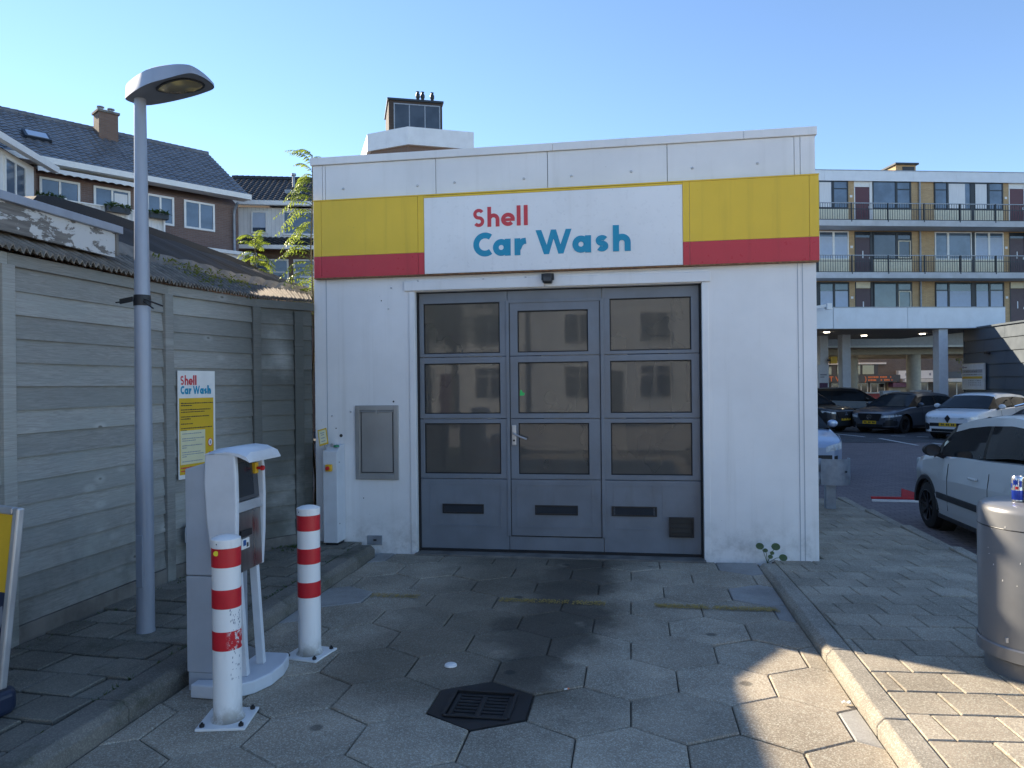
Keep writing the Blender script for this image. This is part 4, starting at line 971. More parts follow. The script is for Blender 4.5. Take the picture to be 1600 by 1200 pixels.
for a0, a1, z0, z1 in ((200,250,.085,.118),(160,190,.07,.10),(262,290,.075,.115)):
    vs = []
    for i in range(5):
        a = R(lerp(a0,a1,i/4)); vs += [(.0271*math.cos(a),.0271*math.sin(a),z0+(i % 2)*.008),(.0271*math.cos(a),.0271*math.sin(a),z1-(i % 2)*.006)]
    m.add(vs, [(2*i,2*i+2,2*i+3,2*i+1) for i in range(4)])
m.build('blue_mark', 'can_blue', cn)
m = MB(); vs = []
for i in range(5):
    a = R(lerp(225,255,i/4)); vs += [(.0273*math.cos(a),.0273*math.sin(a),.066),(.0273*math.cos(a),.0273*math.sin(a),.082)]
m.add(vs, [(2*i,2*i+2,2*i+3,2*i+1) for i in range(4)]).build('red_mark', 'estop_red', cn)
ct = thing('drink_carton', 'pale yellow carton standing beside the can on the litter bin', 'carton', (2.055, 4.215, .957), R(20))
MB().box(-.033,.033,-.03,.03,0,.125).build('box', 'carton', ct, bevel=.003); MB().box(-.028,.028,-.032,-.0302,.02,.11).build('label', 'print_yellow', ct)

# ------------------------------------------------------------------ guard rail behind the building corner
gr = thing('guard_rail', 'grey steel guard rail on a post behind the building corner', 'guard rail', (2.56, 10.2, -.09))
MB().box(-.062,.062,-.05,.05,-.05,.42).build('post', 'galvanised', gr, bevel=.004)
prof = [(0,.33),(-.05,.36),(-.075,.41),(-.05,.455),(-.02,.50),(-.05,.545),(-.075,.60),(-.05,.645),(0,.675)]
vs = []; fs = []
for x in (-3.5,-2.2,-.9,-.12): vs += [(x,-.06+py*.6,z) for py, z in prof]
k = len(prof)
for i in range(3): fs += [(i*k+j, (i+1)*k+j, (i+1)*k+j+1, i*k+j+1) for j in range(k-1)]
MB().add(vs, fs).build('rail', 'galvanised', gr, smooth=30)
vs = []
for i in range(13):
    a = R(-150 + i*14); vs += [(-.02+.02*i+.0, -.17+.0+.10*math.cos(R(i*11-30)), z) for z in (.33,.675)]
vs = []
pl_ = [(-.14,-.12),(-.06,-.155),(.03,-.165),(.12,-.155),(.19,-.12),(.24,-.06),(.255,.02),(.25,.09)]
for x, y in pl_: vs += [(x,y,.335),(x,y,.672)]
n0 = len(vs); vs += [(p[0]*.97, p[1]*.95+.004, p[2]) for p in vs]
fs = [(2*i,2*i+2,2*i+3,2*i+1) for i in range(len(pl_)-1)] + [(n0+2*i+2,n0+2*i,n0+2*i+1,n0+2*i+3) for i in range(len(pl_)-1)] + [(2*i+1,2*i+3,n0+2*i+3,n0+2*i+1) for i in range(len(pl_)-1)]
ep = MB().add(vs, fs).build('end_piece', 'galvanised', gr, smooth=30)
MB().cyl((.16,-.148,.51),(.165,-.16,.51),.012,n=8).build('bolt', 'dark_metal', ep)

# red and white folded barrier lying on the car park
rb = thing('folded_barrier', 'red and white folded barrier lying flat on the brick car park', 'barrier', (4.25, 12.75, -.36), R(-3))
MB().box(-.42,.42,-.05,.0,.03,.07).build('rail', 'red_plastic', rb, bevel=.006); MB().box(-.42,.45,-.12,-.07,0,.03).build('rail', 'white_paint', rb)
MB().add([(.05,-.02,.06),(.55,-.08,.03),(.55,.0,.05),(.05,.03,.20),(.05,.05,.05),(.55,.05,.02)], [(0,1,2,3),(3,2,5,4),(0,3,4),(1,5,2),(0,4,5,1)]).build('leg', 'red_plastic', rb)

# ------------------------------------------------------------------ plants
def leaflet(m, base, d, up, L, w, fold=.35):
    d = d.normalized(); s_ = d.cross(up).normalized(); up = s_.cross(d)
    p = [base, base + d*L*.4 + s_*w/2 + up*w*fold, base + d*L - up*L*.12, base + d*L*.4 - s_*w/2 + up*w*fold, base + d*L*.45]
    m.add(p, [(0,1,4),(1,2,4),(2,3,4),(3,0,4)])
def frond(mleaf, mstem, base, az, el, L, rnd, pairs=10, ll=.060):
    pts = []; p = Vector(base); e = el
    for i in range(pairs+2):
        pts.append(p.copy()); dv = Vector((math.cos(az)*math.cos(e), math.sin(az)*math.cos(e), math.sin(e))); p = p + dv*L/(pairs+1); e -= .16
    mstem.tube(pts, [lerp(.004,.0012,i/(len(pts)-1)) for i in range(len(pts))], 4)
    for i in range(2, len(pts)):
        d = (pts[i]-pts[i-1]).normalized(); s_ = d.cross(Vector((0,0,1))).normalized(); up = s_.cross(d)
        k = ll*(.65+.5*math.sin(math.pi*i/len(pts)))*rnd.uniform(.85,1.15)
        for sd in (-1,1):
            leaflet(mleaf, pts[i], s_*sd + d*.55 - Vector((0,0,1))*rnd.uniform(.25,.75), up, k, k*.34, .2)
        if i == len(pts)-1: leaflet(mleaf, pts[i], d, up, k, k*.36)
def sapling(name, label, base, top, n, rnd, L0, lean, zmin, side=None):
    t = thing(name, label, 'sapling', base, group='saplings behind the fence')
    hgt = top - base[2]; stem = []
    for i in range(9): 
        q = i/8; stem.append(Vector((lean[0]*q*q, lean[1]*q*q, hgt*q)) + Vector((.02*math.sin(i*1.9), .02*math.cos(i*1.3), 0))*(0 if i == 0 else 1))
    MB().tube(stem, [lerp(.016,.005,i/8) for i in range(9)], 7).build('trunk', 'bark', t, smooth=60)
    ml, ms = MB(), MB()
    for k in range(n):
        q = lerp(zmin, 1.0, (k+.5)/n); f_ = q*8; i = min(int(f_), 7); p = stem[i].lerp(stem[i+1], f_-i)
        az = k*2.4 + rnd.uniform(-.5,.5)
        if side is not None and rnd.random() < .5: az = side + rnd.uniform(-.9,.9)
        frond(ml, ms, p, az, rnd.uniform(.25,.75) if q < .95 else 1.1, L0*rnd.uniform(.7,1.15)*(1.0 if q < .85 else .7), rnd, rnd.choice([9,10,11]))
    ml.build('crown', 'leaf_sapling', t); ms.build('leaf_stalks', 'stem_green', t)
sapling('ailanthus_sapling', 'tall sapling with sunlit feathery leaves against the car wash side wall', (-3.55, 7.85, 0), 4.25, 64, random.Random(3), .44, (-.05,.15), .52, R(200))
sapling('ailanthus_sapling', 'short bushy sapling with sunlit leaves above the fence corner', (-4.30, 8.05, 0), 3.36, 48, random.Random(8), .36, (-.10,.1), .74)
# moss and ground cover at the end of the shed roof
m = MB(); rs = random.Random(31)
for k in range(900):
    t = rs.random()**.8; y = lerp(5.6, 7.9, t); x = lerp(-3.45+ (y-5.6)*.16, -3.98, rs.random()); z = lerp(2.43, 2.70, (x+3.45)/-.5) + rs.uniform(-.01,.05)*t
    d = Vector((rs.uniform(-1,1), rs.uniform(-1,1), rs.uniform(-.2,.9))).normalized(); leaflet(m, Vector((x,y,z)), d, Vector((0,0,1)), rs.uniform(.02,.06), rs.uniform(.012,.025))
tag(m.build('roof_ivy', 'leaf_street'), 'ragged moss and ivy on the corrugated eaves below the saplings', 'ivy', kind='stuff')
# plant with round leaves at the wall foot
pt = thing('wall_plant', 'small plant with round green leaves growing at the foot of the white wall', 'plant', (1.13, 6.64, .03), world=True)
for i, (tx, tz, ry) in enumerate(((-.075,.15,.030),(.05,.155,.032),(.105,.07,.030),(-.03,.115,.018),(.02,.10,.016),(.0,.075,.018))):
    c0 = Vector((1.155+tx, 6.60 - .03*(i % 3), .03+tz)); nrm = Vector((rnd.uniform(-.25,.25), -1, .55)).normalized(); u = nrm.cross(Vector((0,0,1))).normalized(); v = u.cross(nrm)
    mm = MB(); pts = [c0 + u*ry*1.15*math.cos(R(a)) + v*ry*math.sin(R(a)) + nrm*-.004 for a in range(0,360,24)]; mm.add(pts + [c0], [(k, (k+1) % 15, 15) for k in range(15)]); mm.build('leaf', 'leaf_dark', pt)
    MB().tube([(1.15,6.66,.02), tuple(Vector((1.15,6.66,.02)).lerp(c0,.55) + Vector((0,-.01,.02))), tuple(c0 + Vector((0,.006,0)))], .0025, 5).build('stalk', 'stem_green', pt)
def weeds(name, label, spots, rs, kind='stuff'):
    m = MB()
    for (x, y, z, r_, n_) in spots:
        for k in range(n_):
            a = rs.uniform(0,6.28); rd = r_*rs.random()**.6; d = Vector((math.cos(a)*.6, math.sin(a)*.6, rs.uniform(.4,1.2)))
            leaflet(m, Vector((x+rd*math.cos(a), y+rd*math.sin(a), z)), d, Vector((math.cos(a+1),math.sin(a+1),.3)), rs.uniform(.012,.04), rs.uniform(.005,.012))
    tag(m.build(name, 'leaf_dark'), label, 'weeds', kind=kind)
rs = random.Random(12)
weeds('weeds', 'low weeds in the corner between fence and car wash wall', [(-3.15+rs.uniform(-.15,.15), 6.45+rs.uniform(-.2,.12), .1, .06, 18) for k in range(9)], rs)
weeds('moss_tufts', 'thin line of moss and grass at the foot of the plank fence', [(-3.53+rs.uniform(-.02,.05), rs.uniform(2.6,5.6), .085, .05, 7) for k in range(30)] + [(-2.57, rs.uniform(2.8,6.5), .085, .010, 4) for k in range(70)], rs)
# litter
o = MB().lathe([(0,.012),(.028,.012),(.034,.008),(.036,0)], (-1.03, 4.07, .003), 20).build('bottle_cap', 'paper_white', smooth=40); tag(o, 'flat white plastic lid lying on the stained pavers', 'lid')
pp = MB(); c0 = Vector((1.01,3.83,.005)); rs = random.Random(6)
g4 = [[c0 + Vector((i*.013, j*.012, rs.uniform(0,.016))) for i in range(4)] for j in range(3)]
pp.add([p for r_ in g4 for p in r_], [(j*4+i, j*4+i+1, j*4+i+5, j*4+i+4) for j in range(2) for i in range(3)]); tag(pp.build('paper_scrap', 'paper_white'), 'crumpled white paper scrap in the sun at the right kerb', 'paper')
cb = thing('cigarette_end', 'cigarette end lying on a paver right of the gully', 'cigarette end', (-.36, 3.82, .009), R(35))
MB().cyl((0,0,0),(.016,0,0),.004,n=8).build('paper', 'paper_white', cb); MB().cyl((.0161,0,0),(.028,0,0),.004,n=8).build('filter', 'sign_orange', cb)
# ------------------------------------------------------------------ houses
def window(parent, x0, x1, z0, z1, y, fr='frame_white', gl='glass_dark', mull=(), trans=(), t=.07, d=.05, name='window', blind=None):
    """frame in a wall that faces -Y; front of the frame at y-d"""
    f = framed(x0, x1, z0, z1, x0+t, x1-t, z0+t, z1-t, y-d, y+.02)
    for q in mull: f.box(q-t*.45, q+t*.45, y-d+.004, y+.018, z0+t, z1-t)
    for q in trans: f.box(x0+t, x1-t, y-d+.006, y+.016, q-t*.4, q+t*.4)
    w = f.build(name, fr, parent)
    MB().box(x0+t*.8, x1-t*.8, y-.02, y-.012, z0+t*.8, z1-t*.8).build('pane', gl, w)
    if blind:
        b0, b1, c0, c1, bm = blind; MB().box(b0, b1, y-.0245, y-.0205, c0, c1).build('blind', bm, w)
    return w
def tile_roof(parent, O, U, V, nu, nv, mat, name='roof_tiles', lift=.03):
    """pantiles: O lower left, U along the eaves, V up the slope"""
    O = Vector(O); U = Vector(U); V = Vector(V); N = U.cross(V).normalized(); m = MB(); du = U/nu; dv = V/nv
    prof = [(0,.0),(.18,.9),(.42,1.0),(.66,.35),(.84,-.1),(1.0,.0)]
    for j in range(nv):
        for i in range(nu):
            a = O + du*i + dv*j; vs = []
            for (t, h) in prof: vs += [a + du*t + N*(h*lift + lift*.9), a + du*t + dv*1.04 + N*(h*lift)]
            fs = [(2*k, 2*k+2, 2*k+3, 2*k+1) for k in range(5)]
            n0 = len(vs); vs += [a + N*-.005, a + du + N*-.005]; fs.append(tuple([n0, n0+1] + [2*k for k in range(5,-1,-1)]))
            m.add(vs, fs)
    o = m.build(name, mat, parent, smooth=50); o['kind'] = 'stuff'; return o
# brick house with slate-coloured pantiles
h1 = thing('brick_house', 'brick house with grey pantiled roof, chimney and white balcony behind the shed', 'house', (-14.68, 25.99, 0), R(55))
L0 = -9.6
MB().prism([(0,0),(6,0),(6,8.9),(3.0,11.0),(0,8.85)], (L0,0,-.4), (0,1,0), (0,0,1), (1,0,0), -L0-.0).build('wall', 'brick_purple', h1)
rf = MB().prism([(-.42,8.30),(-.42,8.42),(3.0,10.72),(6.4,8.42),(6.4,8.30),(3.0,10.60)], (L0-.1,0,.42), (0,1,0), (0,0,1), (1,0,0), -L0+.3).build('roof', 'roof_tile', h1)
tile_roof(rf, (L0-.1,-.42,8.86), (-L0+.3,0,0), (0,3.42,2.30), 40, 15, 'roof_tile', lift=.035)
for i in range(40):
    x = L0 - .05 + i*.245; MB().cyl((x,3.0,11.17),(x+.25,3.0,11.17),.10,.115,n=8).build('ridge_tile', 'roof_tile', rf, smooth=60)
MB().box(L0-.1,.25,-.58,-.40,8.66,8.85).build('gutter', 'frame_white', h1); MB().box(L0-.1,.22,-.40,.0,8.68,8.72).build('soffit', 'frame_white', h1)
ch = MB().box(-4.15,-3.5,2.2,2.8,10.2,11.62).build('chimney', 'brick_dark', h1); MB().box(-4.2,-3.45,2.15,2.85,11.62,11.70).build('chimney_cap', 'concrete_old', ch)
for x in (-4.0,-3.65): MB().cyl((x,2.5,11.70),(x,2.5,11.84),.08,n=12).cyl((x,2.5,11.86),(x,2.5,11.89),.13,n=12).build('chimney_pot', 'galvanised', ch, smooth=40)
sk = MB().prism([(0,0),(.75,0),(.75,.62),(0,.62)], (-6.75,.78,9.66), (1,0,0), (0,.82,.57), (0,-.57,.82), .14).build('skylight', 'frame_dark', rf); MB().prism([(.08,.08),(.67,.08),(.67,.54),(.08,.54)], (-6.75,.70,9.775), (1,0,0), (0,.82,.57), (0,-.57,.82), .012).build('pane', 'blind_blue', sk)
MB().cyl((-8.0,1.2,9.85),(-8.0,1.2,10.25),.09,n=10).build('roof_vent', 'dark_metal', rf, smooth=40)
window(h1, -6.55,-5.40,6.7,8.34,0, mull=(-5.98,), gl='glass_blue'); window(h1, -5.0,-3.86,6.7,8.34,0, mull=(-4.43,), gl='glass_blue', blind=(-4.36,-3.95,7.0,8.2,'curtain'))
window(h1, -3.33,-2.40,7.36,8.38,0, mull=(-2.87,), gl='glass_blue'); window(h1, -2.05,-.93,7.36,8.38,0, mull=(-1.49,), gl='glass_blue')
MB().box(-2.6,-.05,-.6,.0,4.6,6.5).build('white_bay', 'render_white', h1); window(h1, -2.0,-.9,5.4,6.25,-.6)
MB().box(-2.8,.2,-.75,0,6.5,6.62).build('bay_roof', 'frame_white', h1)
dp = MB().tube([(-.22,-.42,8.5),(-.22,-.16,8.3),(-.22,-.10,8.1),(-.22,-.10,6.75),(.1,-.12,6.6),(.6,-.14,6.75),(.62,-.14,4.0)], .05, 8).build('drainpipe', 'galvanised', h1, smooth=50)
# balcony with corrugated balustrade, flower boxes and awning
bl = MB().box(-7.0,-3.2,-1.25,0,6.25,6.38).build('balcony', 'frame_white', h1)
vs = []; n_ = 76
for i in range(n_+1):
    x = lerp(-7.0,-3.2,i/n_); y = -1.25 + (.025 if (i//2) % 2 else 0); vs += [(x,y,6.32),(x,y,7.40)]
MB().add(vs, [(2*i,2*i+2,2*i+3,2*i+1) for i in range(n_)]).build('balustrade', 'render_white', bl)
for x in (-6.15,-3.95,-3.22): MB().box(x-.03,x+.03,-1.31,-1.26,6.25,7.48).build('balustrade_post', 'frame_white', bl)
MB().box(-7.0,-3.2,-1.29,-1.22,7.40,7.44).build('hand_rail', 'frame_white', bl)
for x0, x1, sd in ((-7.1,-6.25,1),(-5.05,-4.35,2),(-3.75,-3.15,3)):
    fbx = MB().box(x0,x1,-1.52,-1.30,7.24,7.42).build('flower_box', 'frame_dark', bl); r_ = random.Random(sd); m = MB()
    for k in range(150): leaflet(m, Vector((r_.uniform(x0,x1), r_.uniform(-1.55,-1.25), r_.uniform(7.36,7.48))), Vector((r_.uniform(-1,1),r_.uniform(-1,.6),r_.uniform(-.5,1))), Vector((0,0,1)), r_.uniform(.08,.2), .06)
    m.build('box_plants', 'leaf_dark', bl)
aw = MB().prism([(0,8.56),(-.50,8.50),(-.50,8.54),(0,8.66)], (-6.7,0,0), (0,1,0), (0,0,1), (1,0,0), 3.0).build('awning', 'render_white', h1)
vs = []
for i in range(49):
    x = lerp(-6.7,-3.7,i/48); vs += [(x,-.505,8.54),(x,-.51,8.38+.035*abs(math.sin(i*math.pi/4)))]
MB().add(vs, [(2*i,2*i+1,2*i+3,2*i+2) for i in range(48)]).build('awning_valance', 'render_white', aw)
# neighbouring house at the far left, nearly edge-on
Q = Vector((-19.6,20.5,0))
h3 = thing('white_fronted_house', 'house with white panelled upper front and small roof beside the pantiled brick house', 'house', (-17.45, 19.4, 0), R(107))
MB().prism([(0,0),(6,0),(6,8.6),(3,10.4),(0,8.6)], (-6,0,-.4), (0,1,0), (0,0,1), (1,0,0), 6.0).build('wall', 'brick_dark', h3)
MB().prism([(-.4,8.15),(-.4,8.29),(3,10.3),(6.4,8.29),(6.4,8.15),(3,10.15)], (-6.2,0,0), (0,1,0), (0,0,1), (1,0,0), 6.4).build('roof', 'roof_tile', h3)
MB().box(-6.2,.25,-.55,-.36,8.12,8.30).build('gutter', 'frame_white', h3)
MB().box(-6,-.25,-.06,-.001,6.7,8.15).build('white_front', 'render_white', h3); window(h3, -1.9,-.75,6.95,8.0,-.06, mull=(-1.32,), gl='glass_blue')
MB().prism([(0,6.7),(-.7,6.2),(-.7,6.1),(0,6.1)], (-6,0,0), (0,1,0), (0,0,1), (1,0,0), 5.6).build('lower_roof', 'roof_tile_dark', h3); MB().box(-6,-.4,-.85,-.70,6.05,6.2).build('gutter', 'frame_white', h3)
# second house, seen frontally beyond the saplings; runs on behind the car wash
h2 = thing('dormer_house', 'house with black pantiled roof and white clad upper windows behind the saplings', 'house', (-16.75, 28.62, 0), R(17))
X1 = 17.0
MB().prism([(0,0),(6,0),(6,9.3),(3.0,11.1),(0,9.3)], (.0,0,-.4), (0,1,0), (0,0,1), (1,0,0), X1).build('wall', 'brick_dark', h2)
r2 = MB().prism([(-.35,9.05),(-.35,9.2),(3.0,11.02),(6.35,9.2),(6.35,9.05),(3.0,10.9)], (-.4,0,.15), (0,1,0), (0,0,1), (1,0,0), X1+.4).build('roof', 'roof_tile_dark', h2)
tile_roof(r2, (-.4,-.36,9.38), (8.0,0,0), (0,3.36,1.83), 34, 14, 'roof_tile_dark', lift=.04)
for i in range(32): MB().cyl((-.4+i*.25,3.0,11.24),(-.14+i*.25,3.0,11.24),.10,.12,n=8).build('ridge_tile', 'roof_tile_dark', r2, smooth=60)
MB().cyl((2.55,1.6,10.2),(2.55,1.6,11.0),.06,n=8).cyl((2.55,1.6,11.0),(2.55,1.6,11.1),.11,n=8).build('flue', 'galvanised', r2, smooth=40); MB().box(2.3,3.0,.7,1.1,9.75,10.15).build('roof_hatch', 'galvanised', r2)
MB().box(-.2,X1,-.55,-.34,9.18,9.36).build('gutter', 'frame_white', h2)
MB().box(.55,X1-.3,-.12,-.001,7.9,9.15).build('white_cladding', 'render_white', h2)
m = MB()
for i in range(30): m.box(.6+i*.16,.606+i*.16,-.126,-.1202,7.9,9.15)
m.build('cladding_joint', 'print_grey', h2)
window(h2, 1.05,1.72,8.05,9.0,-.12, gl='glass_blue', blind=(1.1,1.66,8.3,8.95,'blind_blue')); window(h2, 2.35,3.9,8.0,9.02,-.12, gl='glass_blue'); window(h2, 5.0,6.4,8.0,9.02,-.12, gl='glass_blue')
lr = MB().prism([(-.12,7.9),(-.75,7.45),(-.75,7.38),(-.12,7.38)], (.35,0,0), (0,1,0), (0,0,1), (1,0,0), X1-.4).build('lower_roof', 'roof_tile_dark', h2); tile_roof(lr, (.35,-.76,7.44), (7.0,0,0), (0,.64,.46), 30, 4, 'roof_tile_dark', lift=.035)
MB().box(.3,X1,-.92,-.74,7.28,7.44).build('gutter', 'frame_white', h2)
window(h2, 1.0,2.55,5.2,7.0,0, mull=(1.8,), trans=(6.45,), gl='glass_blue'); window(h2, 2.75,5.0,5.2,7.0,0, mull=(3.9,), trans=(6.45,), gl='glass_blue', blind=(3.0,4.7,5.3,6.3,'curtain'))
MB().box(.15,.45,-.5,-.001,4.0,7.3).build('pier', 'render_white', h2)
m = MB()
for i in range(34): m.box(2.0+i*.1,2.012+i*.1,-1.0,-.985,4.7,5.5)
m.box(2.0,5.4,-1.01,-.975,5.5,5.54); m.build('balcony_railing', 'galvanised', h2)
# tall block with glazed roof storey
tb_ = thing('tower_block', 'brown brick block with white roof band and glazed rooftop storey behind the car wash', 'building', (-15.4, 50.2, 0), R(22))
MB().prism([(-2.5,1.9),(0,0),(4.5,.3),(4.8,7),(-3,8)], (0,0,-.4), (1,0,0), (0,1,0), (0,0,1), 19.0).build('wall', 'brick_dark', tb_)
MB().prism([(-2.75,1.9),(0,-.25),(4.75,.05),(5.05,7.2),(-3.2,8.2)], (0,0,18.55), (1,0,0), (0,1,0), (0,0,1), 1.25).build('roof_band', 'fascia_white', tb_)
pb = MB().box(-1.25,2.6,1.0,5,19.7,22.05).build('roof_storey', 'brick_black', tb_); MB().box(-1.35,2.7,.9,5.1,22.05,22.2).build('roof_cap', 'frame_dark', tb_)
window(tb_, -.9,2.45,19.8,21.85,.98, 'galvanised', 'glass_dark', mull=(.22,1.34), t=.08)
for x in (.9,1.25,1.95): MB().lathe([(.12,0),(.12,.35),(.16,.4),(.16,.6),(.10,.72),(.10,.8),(.14,.82),(0,.86)], (x,1.6,22.2), 10).build('flue', 'frame_dark', tb_, smooth=40)

# ------------------------------------------------------------------ apartment block on the right (local X along the front, Y inwards)
AR = R(14.1)
def UV(u, v, z=0): return (u*math.cos(AR) - v*math.sin(AR), u*math.sin(AR) + v*math.cos(AR), z)
Va = 38.9; U0 = 21.9
ap = thing('apartment_block', 'yellow brick gallery apartment block on round columns with dark railings', 'building', UV(U0, Va, 0), AR)
K = Va/37.95
def ux(u): return (u)*K - U0
floors = [4.55, 7.35, 10.15]; SH = 2.80; PER = 8.88
uL, uR = ux(12.65), ux(39.4)
MB().box(uL, uR, .06, 9.5, 4.27, 12.63).build('wall_core', 'brick_yellow', ap)
looks = [ # per floor: glass materials / door
    dict(door='door_plum', top='spandrel_cream'), dict(door='door_plum', top='glass_dark'), dict(door='door_burgundy', top='frame_white')]
for fi, z0 in enumerate(floors):
    lk = looks[fi]; zt = z0 + 2.47; zb_ = z0 + .93
    for k in (-1, 0, 1):
        b = PER*k
        g = lambda u: ux(u + b)
        # brick pier with number plate, door, post
        MB().box(g(21.53), g(21.87), -.0, .059, z0, zt).build('brick_pier', 'brick_yellow', ap)
        MB().box(g(21.63), g(21.77), -.015, -.001, z0+1.55, z0+1.68).build('number_plate', 'frame_white', ap)
        MB().box(g(21.87), g(21.92), -.02, .058, z0, zt).box(g(22.74), g(22.90), -.02, .058, z0, zt).build('door_frame', 'frame_white' if fi == 2 else 'frame_dark', ap)
        dd = MB().box(g(21.92), g(22.74), .0, .05, z0, z0+2.12).build('front_door', lk['door'], ap)
        if fi < 2: MB().box(g(22.30), g(22.36), -.008, -.001, z0+1.0, z0+1.4).build('door_light', 'light_paint', dd)
        MB().box(g(22.66), g(22.70), -.03, -.001, z0+.95, z0+1.08).build('door_handle', 'alu', dd)
        MB().box(g(21.92), g(22.74), .005, .045, z0+2.14, zt).build('transom', lk['top'], ap)
        # window B
        gm = ['glass_teal', 'glass_dark', 'glass_blue'][fi]
        wB = window(ap, g(22.90), g(24.24), zb_, zt, 0, 'frame_dark', gm, t=.06); window(ap, g(24.24), g(25.09), zb_, zt, 0, 'frame_dark', gm, trans=(zt-.45,), t=.07)
        if fi < 2: framed(g(24.31), g(25.02), zb_+.06, zt-.50, g(24.36), g(24.97), zb_+.11, zt-.55, -.06, -.03).build('casement', 'frame_cream', ap)
        MB().box(g(22.92), g(25.08), -.03, .055, z0, zb_-.002).build('spandrel_panel', 'spandrel_cream', ap)
        # brick field with downpipe
        MB().box(g(25.10), g(26.41), .0, .059, z0, zt).build('brick_field', 'brick_yellow', ap)
        MB().cyl((g(25.56), -.07, z0), (g(25.56), -.07, zt+.3), .055, n=10).build('downpipe', 'galvanised', ap, smooth=40)
        # window group C
        cm = ['blind_blue', 'frame_white', 'curtain'][fi]
        fm = 'frame_white' if fi == 1 else 'frame_dark'
        for u0_, u1_, tr, bl in ((26.42,27.18,fi != 1,fi == 0), (27.18,28.54,False,fi != 1), (28.72,29.55,fi == 3,fi != 1), (29.55,30.40,fi != 1,fi == 0)):
            w = window(ap, g(u0_), g(u1_), zb_, zt, 0, fm, gm if fi != 1 else 'glass_blue', trans=(zt-.45,) if tr else (), t=.06)
            if bl and not (fi == 2 and u0_ > 29.5):
                hgt = zt-.5 if fi == 0 else zt-.1
                MB().box(g(u0_)+.07, g(u1_)-(.07 if fi == 0 else .35 if u0_ < 28 else .1), -.0245, -.0205, zb_+.07, hgt).build('blind', ['blind_blue','curtain','curtain'][fi], w)
        if fi == 1: MB().box(g(28.78), g(30.34), -.0245, -.0205, zb_+.07, zt-.3).build('blind', 'blind_blue', w)
        MB().box(g(28.54), g(28.72), -.04, .055, z0, zt).build('post', 'frame_dark', ap)
        MB().box(g(26.42), g(28.54), -.03, .055, z0, zb_-.002).box(g(28.72), g(30.40), -.03, .055, z0, zb_-.002).build('spandrel_panel', 'spandrel_cream', ap)
    # gallery
    MB().box(uL, uR, -1.2, .058, z0-.27, z0-.001).build('gallery_slab', 'slab_grey', ap)
    MB().box(uL, uR, -1.23, -1.2, z0-.28, z0+.03).build('slab_edge', 'slab_grey', ap)
    if fi > 0:
        m = MB(); u = uL
        while u < uR: m.box(u-.009, u+.009, -1.18, -1.162, z0+.05, z0+.93); u += .135
        m.build('railing_bars', 'frame_dark', ap)['kind'] = 'stuff'
        MB().box(uL, uR, -1.2, -1.14, z0+.93, z0+.97).build('hand_rail', 'galvanised', ap); MB().box(uL, uR, -1.19, -1.15, z0+.05, z0+.08).box(uL, uR, -1.185, -1.155, z0+.62, z0+.65).build('railing_rail', 'frame_dark', ap)
        u = uL + .4
        while u < uR: MB().box(u-.025, u+.025, -1.24, -1.16, z0-.06, z0+.95).build('railing_post', 'frame_dark', ap); u += 2.05
MB().box(uL, uR, -.10, 9.6, 12.60, 12.66).build('roof_slab', 'slab_grey', ap)
u = uL
while u < uR: MB().box(u+.004, min(uR,u+2.56)-.004, -.16, -.10, 12.58, 13.14).build('fascia_panel', 'fascia_white', ap); u += 2.56
MB().box(uL, uR, -.18, -.06, 13.14, 13.18).build('roof_trim', 'galvanised', ap)
MB().box(uL, uR, -.09, 9.6, 12.66, 12.9).build('roof', 'bitumen', ap)
rh = MB().box(ux(25.5), ux(26.7), 2.0, 4.0, 12.9, 14.15).build('stair_head', 'brick_yellow', ap); MB().box(ux(25.4), ux(26.8), 1.85, 4.15, 14.15, 14.25).build('stair_head_roof', 'frame_dark', ap); MB().box(ux(25.9), ux(26.6), 1.97, 1.999, 13.4, 14.05).build('stair_head_louvre', 'dark_metal', rh)
# open ground storey: soffit, beams, round columns
MB().box(uL, uR, -1.2, 9.5, 3.35, 3.45).build('soffit', 'column_beige', ap)
MB().box(uL, uR, 0, 9.5, 3.45, 4.26).build('floor_slab', 'soffit_grey', ap)
for v in (.6, 4.5, 8.6): MB().box(uL, uR, v-.25, v+.25, 3.02, 3.349).build('beam', 'column_beige', ap)
for u, v in ((13.4,.8),(17.8,.8),(23.4,2.2),(26.3,.8),(30.6,.8),(35.0,.8),(39.0,.8)): MB().cyl((u-U0, v, -.36), (u-U0, v, 3.03), .37, n=28, caps=False).build('round_column', 'column_beige', ap, smooth=60)
for u, v in ((21.0,1.5),(24.6,3.0),(28,2),(18.5,2.4),(23.2,6.5)): MB().cyl((ux(u), v, 3.30), (ux(u), v, 3.349), .16, n=14).build('downlight', 'downlight', ap)

# ------------------------------------------------------------------ filling station canopy
Vc = 28.94
cn_ = thing('station_canopy', 'flat white filling station canopy on square posts in front of the apartments', 'canopy', UV(18, Vc, -.36), AR)
def cu(u): return u - 18
MB().box(cu(5), cu(23.2), 0, 7.0, 4.12, 4.9).build('roof', 'fascia_white', cn_)
for a, b in ((5,9),(9,12.4),(12.4,15.69),(15.71,18.9),(18.91,23.2)): MB().box(cu(a)+.004, cu(b)-.004, -.06, -.001, 4.08, 4.94).build('fascia_panel', 'fascia_white', cn_)
MB().box(cu(5), cu(23.2), -.08, .0, 4.94, 4.97).build('trim', 'galvanised', cn_)
MB().box(cu(5.05), cu(23.15), .01, 6.98, 4.06, 4.119).build('soffit', 'soffit_grey', cn_)
for u, v in ((20.6,.35),(18.2,3.6),(17.45,4.2),(9.5,.35),(14.0,.35)): MB().box(cu(u)-.2, cu(u)+.2, v-.2, v+.2, 0, 4.07).build('post', 'light_paint', cn_, bevel=.01)
